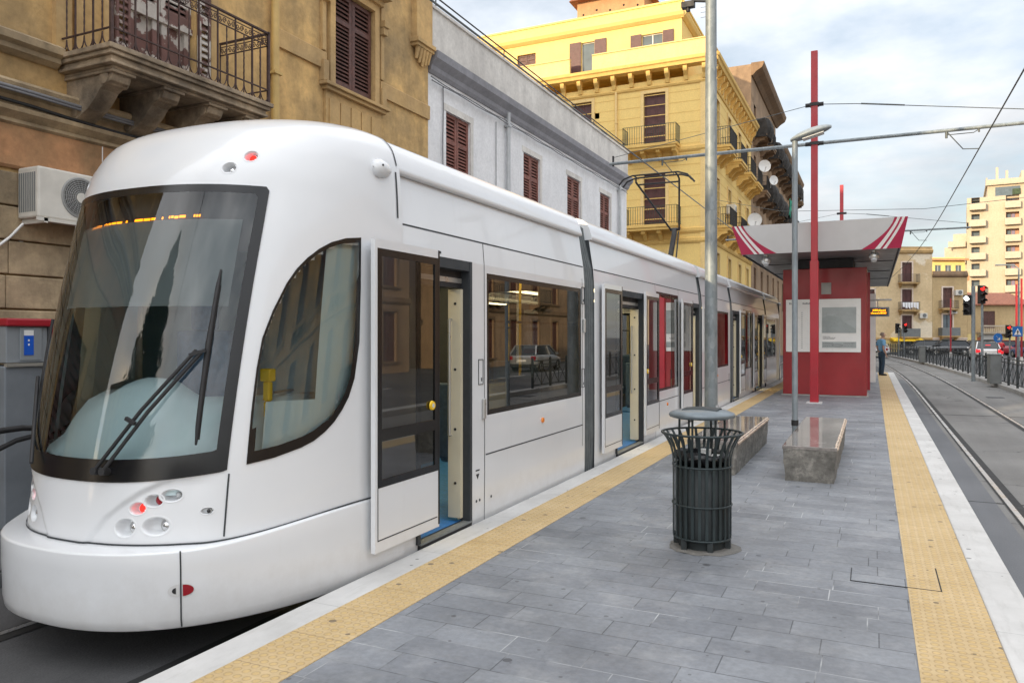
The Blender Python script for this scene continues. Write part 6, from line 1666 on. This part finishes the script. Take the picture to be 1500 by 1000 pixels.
# ------------------------------------------------------------------ cars
def car(loc, rz, paint, label, hatch=True, tail=False, group=None, L=4.0, Wd=1.70, H=1.46):
    t = thing('parked_car' if not tail else 'car', label, 'car', loc, rz, group)
    hl, hw = L/2, Wd/2
    # body stations along y (rear at -hl), cross-section profile lofted
    st = [(-hl,.62,.42,.78),(-hl+.06,.80,.30,.90),(-hl+.5,.84,.22,.95),(-.6,hw,.20,.94),(.5,hw,.20,.93),(hl-.9,.84,.22,.88),(hl-.25,.80,.27,.76),(hl-.03,.66,.36,.62),(hl,.55,.42,.56)]
    q = MB(); q.smooth = True; rows = []
    for y, w, zb, zt in st:
        rows.append([(-w*.9,y,zb),(-w,y,zb+.15),(-w*.99,y,(zb+zt)/2+.1),(-w*.93,y,zt-.03),(-w*.8,y,zt),(w*.8,y,zt),(w*.93,y,zt-.03),(w*.99,y,(zb+zt)/2+.1),(w,y,zb+.15),(w*.9,y,zb)])
    q.grid(rows, True); q.smooth = False; q.add(rows[0], [tuple(range(10))]); q.add(rows[-1], [tuple(range(10))])
    q.smooth = True; r0 = -hl+.12 if hatch else -hl+.75
    cab = [(r0,.78,.94),(r0+.45,.62,H-.03),(-.15,.60,H),(.55,.60,H-.04),(1.2,.76,.92)]
    q.smooth = False
    q.quad((-.60,r0+.45,H-.02),(.60,r0+.45,H-.02),(.59,.50,H-.01),(-.59,.50,H-.01))
    for s_ in (-1, 1):                      # pillars
        for a, c in (((s_*.78,r0,.93),(s_*.62,r0+.45,H-.02)),((s_*.60,.5,H-.02),(s_*.76,1.2,.92)),((s_*.79,.05,.93),(s_*.61,.02,H-.02)),((s_*.62,r0+.45,H-.02),(s_*.60,.5,H-.02))): q.bar(a, c, .07, .06)
    q.build('body', paint, t)
    g = MB()
    A = [(-.765,r0+.01,.93),(.765,r0+.01,.93),(.60,r0+.46,H-.03),(-.60,r0+.46,H-.03)]; B = [(-.75,1.19,.91),(.75,1.19,.91),(.585,.5,H-.03),(-.585,.5,H-.03)]
    g.add(A, [(0,1,2,3)]); g.add(B, [(0,1,2,3)]); g.add([A[1],B[1],B[2],A[2]], [(0,1,2,3)]); g.add([A[0],B[0],B[3],A[3]], [(0,1,2,3)])
    g.build('window', M['carglass'], t)
    for s_ in (-1, 1):
        for y in (-hl+.75, hl-.8):
            w = MB(); w.cyl((s_*(hw-.2), y, .31), (s_*(hw-.0), y, .31), .31, .31, 20); wh = w.build('wheel', M['tyre'], t)
            r = MB(); r.cyl((s_*(hw-.01), y, .31), (s_*(hw+.006), y, .31), .19, .17, 14); r.build('rim', M['alu'], wh)
        l = MB(); l.box(min(s_*.55,s_*.80), max(s_*.55,s_*.80), -hl-.03+.02, -hl+.10, .66, .86); l.build('tail_light', E_REDTAIL if tail else REDLENS, t)
        l = MB(); l.box(min(s_*.46,s_*.70), max(s_*.46,s_*.70), hl-.16, hl-.02, .56, .68); l.build('headlight', M['lamp_glass'], t)
        l = MB(); l.box(min(s_*.86,s_*.98), max(s_*.86,s_*.98), .85, .98, .92, 1.04); l.build('mirror', paint, t)
    l = MB(); l.box(-.26,.26,-hl-.025,-hl+.02,.56,.67); l.build('number_plate', M['kwhite2'], t)
    l = MB(); l.box(-.78,.78,-hl-.02,-hl+.25,.26,.44); l.build('rear_bumper', M['blackm'], t, bevel=.03)
    if tail:
        l = MB(); l.box(-.16,.16,r0+.10,r0+.13,1.18,1.21); l.build('brake_light', E_REDTAIL, t)
    return t
Wp = plain('car_white', (.72,.72,.72), .3, 0, .03, coat=.8); Dk = plain('car_black', (.018,.02,.024), .25, 0, .1, coat=.8); Bl = plain('car_blue', (.02,.06,.20), .3, 0, .1, coat=.8); Rd = plain('car_red', (.30,.02,.03), .3, 0, .1, coat=.8); Sl = plain('car_silver', (.35,.36,.37), .35, .4, .05, coat=.6)
car((7.75, 68.9, ROAD), math.radians(3), Wp, 'white hatchback with lit red tail lamps driving away beyond the railing', tail=True)
G = 'cars parked before the houses at the street end'
car((-.7, 73.5, ROAD), math.radians(80), Wp, 'white car crossing behind the standing man at the end of the platform')
for x, y, rz, p, lab in ((4.6, 86.5, 95, Dk, 'black parked car in front of the yellow shop'), (6.6, 85.4, 100, Dk, 'black parked car in front of the grey-green roller door'),
                         (9.2, 87.0, 95, Dk, 'black parked car left of the white hatchback before the orange door surround'), (10.9, 87.8, 100, Rd, 'dark red parked car half hidden behind the white hatchback'), (12.2, 78.5, 12, Bl, 'blue parked car at the right edge behind the round sign')):
    car((x, y, ROAD), math.radians(rz), p, lab, hatch=True, group=G)
car((11.2, 20, ROAD), 0, Bl, 'blue car parked across the street, mirrored in the tram window', group=G)
car((11.2, 40, ROAD), 0, Sl, 'silver car parked across the street, mirrored in the tram window', group=G)
car((11.2, 12.5, ROAD), 0, Dk, 'black car parked across the street, mirrored in the tram window', group=G)
# ------------------------------------------------------------------ people
def skin_mesh(name, verts, edges, radii, mat, parent, root=0, sub=2):
    me = bpy.data.meshes.new(name); me.from_pydata(verts, edges, []); me.materials.append(mat)
    o = bpy.data.objects.new(name, me); C.objects.link(o); o.parent = parent
    sk = o.modifiers.new('skin', 'SKIN'); sk.use_smooth_shade = True
    for i, r in enumerate(radii):
        d = me.skin_vertices[0].data[i]; r = r if isinstance(r, tuple) else (r, r); d.radius = r; d.use_root = (i == root)
    ss = o.modifiers.new('subdivision', 'SUBSURF'); ss.levels = sub; ss.render_levels = sub
    return o
class Sk:
    def __init__(s): s.v = []; s.e = []; s.r = []
    def chain(s, pts, rad, start=None):
        prev = start
        for p, r in zip(pts, rad):
            s.v.append(p); s.r.append(r); i = len(s.v)-1
            if prev is not None: s.e.append((prev, i))
            prev = i
        return prev
def hand(sk, wrist, d, side):
    """palm and five bent fingers growing from the wrist along d"""
    d = Vector(d).normalized(); w = Vector(sk.v[wrist]); s_ = d.cross(Vector((0,1,0)) if abs(d.y) < .8 else Vector((1,0,0))).normalized(); n = s_.cross(d)
    palm = sk.chain([w + d*.045, w + d*.085], [(.03,.018), (.034,.016)], wrist)
    for k, l in enumerate((.062,.075,.078,.066)):
        b_ = Vector(sk.v[palm]) + s_*(-.030+.020*k)
        sk.chain([b_ + d*.012, b_ + d*l*.55 + n*.008, b_ + d*l*.95 + n*.026], [.0088,.0082,.0065], palm)
    b_ = w + d*.04
    sk.chain([b_ - s_*.034 + d*.01, b_ - s_*.05 + d*.035 + n*.012, b_ - s_*.052 + d*.06 + n*.022], [.0095,.009,.007], palm-1)
def head(sk, neck, c, fwd, up=(0,0,1)):
    c = Vector(c); f = Vector(fwd).normalized(); u = Vector(up)
    h = sk.chain([c - u*.10, c - u*.02 + f*.012, c + u*.055, c + u*.095], [(.052,.055), (.076,.088), (.076,.092), (.045,.055)], neck)
    return h
def face(parent, c, fwd):
    c = Vector(c); f = Vector(fwd).normalized(); s_ = f.cross(Vector((0,0,1)))
    q = MB(); q.ball(c + f*.093 + Vector((0,0,-.005)), .016, 8, 1.5); q.build('nose', M['skin'], parent)
    for k in (-1, 1):
        q = MB(); q.ball(c + f*.078 + s_*k*.031 + Vector((0,0,.022)), .011, 8); q.build('eye', M['blackm'], parent)
        q = MB(); q.ball(c + s_*k*.078 + Vector((0,0,.0)), .022, 8, 1.5); q.build('ear', M['skin'], parent)
    q = MB(); m = c + f*.078 - Vector((0,0,.045)); q.bar(m - s_*.022, m + s_*.022, .012, .008); q.build('mouth', plain('lips', (.36,.14,.12), .5), parent)
# man at the far platform end, standing side-on, looking along the track
pr = thing('person', 'man in light blue shirt and dark jeans standing at the far platform end', 'person', (.33, 34.0, 0), math.radians(-62))
# local: facing +y
hip = .93
sk = Sk()
p = sk.chain([(0,0,1.40)], [.055]); nk = sk.chain([(0,.02,1.48)], [.052], p)
head(sk, nk, (0,.055,1.615), (0,1,0))
for s_ in (-1, 1):
    e = sk.chain([(s_*.17,-.01,1.38),(s_*.225,-.04,1.22),(s_*.235,-.06,1.10),(s_*.225,.03,.93),(s_*.22,.06,.86)], [.05,.046,.042,.034,.026], p)
    hand(sk, e, (0,.25,-1), s_)
body = skin_mesh('body', [tuple(v) for v in sk.v], sk.e, sk.r, M['skin'], pr)
face(body, (0,.055,1.615), (0,1,0))
sk = Sk(); p = sk.chain([(0,0,.95),(0,.02,1.10),(0,.015,1.25),(0,0,1.38),(0,.01,1.46)], [(.165,.125),(.165,.130),(.17,.125),(.14,.10),(.065,.062)])
for s_ in (-1, 1): sk.chain([(s_*.165,-.01,1.39),(s_*.215,-.03,1.27),(s_*.235,-.045,1.17)], [.075,.068,.062], 3)
skin_mesh('polo_shirt', sk.v, sk.e, sk.r, M['shirt'], pr)
sk = Sk(); sk.chain([(0,0,.98)], [(.155,.12)]); h_ = sk.chain([(0,0,.90)], [(.155,.125)], 0)
for s_ in (-1, 1): sk.chain([(s_*.085,0,.80),(s_*.09,.02,.50),(s_*.09,-.02,.12),(s_*.09,-.02,.06)], [.092,.072,.058,.058], h_)
skin_mesh('jeans', sk.v, sk.e, sk.r, M['jeans'], pr, root=1)
for s_ in (-1, 1):
    sk = Sk(); sk.chain([(s_*.09,-.07,.045),(s_*.09,.02,.05),(s_*.095,.12,.035),(s_*.095,.18,.03)], [.042,.048,.042,.026]); skin_mesh('shoe', sk.v, sk.e, sk.r, M['blackm'], pr, sub=1)
q = MB(); q.smooth = True
q.grid([[(.083*math.sin(b_)*math.cos(a), .035+.098*math.sin(b_)*math.sin(a), 1.635+.098*math.cos(b_)) for a in [2*PI*k/16 for k in range(16)]] for b_ in [.05,.4,.75,1.05]] +
       [[(.083*math.cos(a), .035+.098*math.sin(a) - (.05 if math.sin(a) > .3 else 0), 1.635-.03*(1 if math.sin(a) < .2 else -1)) for a in [2*PI*k/16 for k in range(16)]]], True)
q.build('hair', M['hair'], pr)
# scooter rider
sc_ = thing('motor_scooter', 'dark motor scooter with lit tail lamp under the rider in red', 'scooter', (8.7, 68.0, ROAD))
q = MB(); q.prism([(-.75,.55),(-.72,.78),(-.1,.78),(.0,.45),(.38,.35),(.45,.95),(.52,.95),(.50,.30),(.1,.22),(-.4,.25)], 'x', -.16, .16); q.build('bodywork', Rd, sc_, bevel=.04)
q = MB(); q.box(-.15,.15,-.7,-.02,.78,.85); q.build('saddle', M['blackm'], sc_, bevel=.03)
for y in (-.55, .62): q = MB(); q.cyl((-.06,y,.25),(.06,y,.25),.25,.25,20); q.build('wheel', M['tyre'], sc_)
q = MB(); q.tube([(-.33,.40,1.02),(0,.50,1.0),(.33,.40,1.02)], .018, 6); q.build('handlebar', M['blackm'], sc_)
q = MB(); q.box(-.12,.12,-.79,-.74,.58,.72); q.build('tail_light', E_REDTAIL, sc_)
q = MB(); q.box(-.10,.10,-.80,-.77,.38,.52); q.build('number_plate', M['kwhite2'], sc_)
rd = thing('person', 'scooter rider in red jacket and white helmet seen from behind beyond the railing', 'person', (8.7, 67.8, ROAD+.85))
sk = Sk(); sk.chain([(0,0,.52)], [.06]); nk = sk.chain([(0,.03,.62)], [.055], 0); head(sk, nk, (0,.06,.75), (0,1,0))
for s_ in (-1, 1):
    e = sk.chain([(s_*.19,.02,.48),(s_*.27,.10,.30),(s_*.30,.30,.22),(s_*.30,.46,.19)], [.05,.045,.036,.028], 0); hand(sk, e, (0,1,-.1), s_)
b2 = skin_mesh('body', [tuple(v) for v in sk.v], sk.e, sk.r, M['skin'], rd); face(b2, (0,.06,.75), (0,1,0))
sk = Sk(); sk.chain([(0,0,.02),(0,-.01,.22),(0,.0,.42),(0,.03,.56)], [(.17,.13),(.18,.135),(.18,.12),(.07,.07)])
for s_ in (-1, 1): sk.chain([(s_*.20,.02,.47),(s_*.28,.10,.29),(s_*.30,.30,.22),(s_*.30,.42,.20)], [.075,.066,.055,.045], 2)
skin_mesh('jacket', sk.v, sk.e, sk.r, M['redcloth'], rd)
sk = Sk(); sk.chain([(0,-.02,.05)], [(.16,.13)])
for s_ in (-1, 1): sk.chain([(s_*.11,.10,.06),(s_*.17,.42,.02),(s_*.14,.40,-.40),(s_*.14,.44,-.47)], [.09,.075,.06,.05], 0)
skin_mesh('trousers', sk.v, sk.e, sk.r, M['jeans'], rd)
q = MB(); q.ball((0,.05,.78), .135, 18, 1.05); q.build('helmet', M['helmet'], rd)
# satellite dishes and cloths on the far balconies
def dish(loc, r, rz, label):
    t = thing('satellite_dish', label, 'satellite dish', loc, rz, 'white satellite dishes on the street side')
    q = MB(); q.smooth = True; q.grid([[(k*r*math.cos(a), -.18*r*(k*k)-.0, k*r*math.sin(a)) for a in [2*PI*i/24 for i in range(24)]] for k in (.02,.3,.6,.85,1)], True); q.build('reflector', M['sat'], t)
    q = MB(); q.tube([(0,.02,-.05),(0,.35,-.1),(0,.35,-.5)], .03, 6); q.tube([(0,-.1*r,-r),(0,-.75*r,-.35*r)], .015, 5); q.box(-.05,.05,-.85*r,-.7*r,-.4*r,-.3*r); q.build('arm', M['zinc'], t)
dish((-6.75, 55.2, 13.3), .42, math.radians(25), 'white satellite dish on the upper side balcony of the yellow building')
dish((-6.7, 60.0, 13.2), .36, math.radians(40), 'white satellite dish on the first netted balcony of the brown tenement')
dish((-6.75, 50.3, 8.9), .45, math.radians(20), 'white satellite dish on the lower side balcony of the yellow building')
for loc, m_, lab, w in (((-6.80, 74.5, 14.0), 'cloth_g', 'green cloth hanging from a netted balcony of the brown tenement', .9), ((-6.80, 78.6, 13.6), 'cloth_y', 'olive cloth hanging lower along the brown tenement balconies', .8)):
    q = MB(); q.smooth = True; q.grid([[(.06*math.sin(i*1.7+j), -w+.2*i*w, -1.5*j/5+.1*math.sin(i)) for i in range(11)] for j in range(6)]); o = q.build('hanging_cloth', M[m_]); o.location = loc; sd_ = o.modifiers.new('thickness', 'SOLIDIFY'); sd_.thickness = .02; tag(o, lab, 'cloth')
for loc, lab, rz in (((-7.75, 47.6, 8.9), 'small air conditioner on the yellow building side wall above the lower balconies', PI/2), ((-7.75, 46.2, 4.3), 'small air conditioner low on the yellow building side wall', PI/2)):
    t = thing('air_conditioner', lab, 'air conditioner', loc, rz, 'small air conditioners on far walls')
    q = MB(); q.box(-.4,.4,-.28,.22,0,.6); q.build('casing', M['acwhite'], t, bevel=.02); q = MB(); q.cyl((.08,-.29,.3),(.08,-.28,.3),.22,.22,20); q.build('fan_grille', M['boxgrey'], t)
for (r_, z, lab) in ((45.6, 3.55, 'small white air conditioner beside the lowest window of the flaking house'), (49.55, 6.1, 'small white air conditioner beside the upper shutter of the tan house'), (48.9, 4.05, 'small white air conditioner under the upper balcony of the tan house')):
    x, y = along(r_, 84.75); t = thing('air_conditioner', lab, 'air conditioner', (x, y, z), RZ, 'small air conditioners on far walls')
    q = MB(); q.box(-.42,.42,-.1,.23,0,.58); q.build('casing', M['acwhite'], t, bevel=.02); q = MB(); q.cyl((.08,-.115,.3),(.08,-.10,.3),.22,.22,20); q.build('fan_grille', M['boxgrey'], t)
# ------------------------------------------------------------------ sky, sun, camera
SUN_EL = math.radians(13); SUN_AZ = math.radians(24)      # low sun behind the camera, a little to the left
w = bpy.data.worlds.new("World"); S.world = w; w.use_nodes = True
nt = w.node_tree; nt.nodes.clear()
out = nt.nodes.new('ShaderNodeOutputWorld'); bg = nt.nodes.new('ShaderNodeBackground'); bg.inputs[1].default_value = .11
sky = nt.nodes.new('ShaderNodeTexSky'); sky.sky_type = 'NISHITA'; sky.sun_disc = False
sky.sun_elevation = SUN_EL; sky.sun_rotation = PI + SUN_AZ; sky.air_density = 1.; sky.dust_density = 1.5; sky.ozone_density = 1.
tc = nt.nodes.new('ShaderNodeTexCoord'); sp = nt.nodes.new('ShaderNodeSeparateXYZ'); nt.links.new(tc.outputs['Generated'], sp.inputs[0])
den = mth(nt, 'ADD', mth(nt, 'MAXIMUM', sp.outputs[2], 0), .16)
cx = mth(nt, 'DIVIDE', sp.outputs[0], den); cy = mth(nt, 'DIVIDE', sp.outputs[1], den)
cb_ = nt.nodes.new('ShaderNodeCombineXYZ'); nt.links.new(cx, cb_.inputs[0]); nt.links.new(cy, cb_.inputs[1])
n1 = noise(nt, cb_.outputs[0], 1.15, 9, .56)
cov = ramp(nt, n1, [(.36, .30), (.60, 1.)])
mp = nt.nodes.new('ShaderNodeMapping'); mp.inputs['Location'].default_value = (3.3, 1.7, .4); nt.links.new(cb_.outputs[0], mp.inputs[0])
n2 = noise(nt, mp.outputs[0], 1.5, 10, .58)
shade = ramp(nt, n2, [(.40, (1.0, 1.015, 1.035)), (.70, (.72, .75, .79))])
# the cloud layer is brighter overhead and towards the low sun than in the far east
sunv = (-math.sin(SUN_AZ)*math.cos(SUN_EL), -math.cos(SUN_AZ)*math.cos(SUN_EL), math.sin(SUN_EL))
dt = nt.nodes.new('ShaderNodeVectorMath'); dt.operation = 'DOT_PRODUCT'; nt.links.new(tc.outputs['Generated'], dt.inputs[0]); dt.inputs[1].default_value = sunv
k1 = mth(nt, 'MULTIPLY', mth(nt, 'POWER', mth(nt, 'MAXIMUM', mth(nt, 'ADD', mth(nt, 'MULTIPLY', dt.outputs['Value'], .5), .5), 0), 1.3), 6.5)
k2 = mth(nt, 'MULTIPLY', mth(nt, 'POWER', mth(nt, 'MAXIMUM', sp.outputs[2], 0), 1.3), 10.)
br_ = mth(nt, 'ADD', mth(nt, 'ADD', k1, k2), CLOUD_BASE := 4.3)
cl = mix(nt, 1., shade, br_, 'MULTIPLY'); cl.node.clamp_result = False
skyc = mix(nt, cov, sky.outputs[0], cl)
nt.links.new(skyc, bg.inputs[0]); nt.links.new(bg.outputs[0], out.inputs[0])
sl_ = bpy.data.lights.new('sun', 'SUN'); sl_.energy = 3.2; sl_.angle = math.radians(.6); sl_.color = (1, .80, .52)
so = bpy.data.objects.new('sun', sl_); C.objects.link(so)
so.rotation_euler = Vector((-sunv[0], -sunv[1], -sunv[2])).to_track_quat('-Z', 'Y').to_euler(); so.location = (-20, -40, 40)
cam = bpy.data.cameras.new('camera'); cam.sensor_width = 36; cam.lens = 26.88; cam.shift_y = -8/1500; cam.clip_end = 2000
co = bpy.data.objects.new('camera', cam); C.objects.link(co); co.location = (0, 0, 1.58); co.rotation_euler = (PI/2, 0, math.radians(25.24))
S.camera = co
S.view_settings.view_transform = 'Standard'; S.view_settings.look = 'None'; S.view_settings.gamma = 1; S.view_settings.exposure = .7
S.render.engine = 'CYCLES'; S.cycles.use_denoising = True; S.cycles.max_bounces = 8; S.cycles.transparent_max_bounces = 16
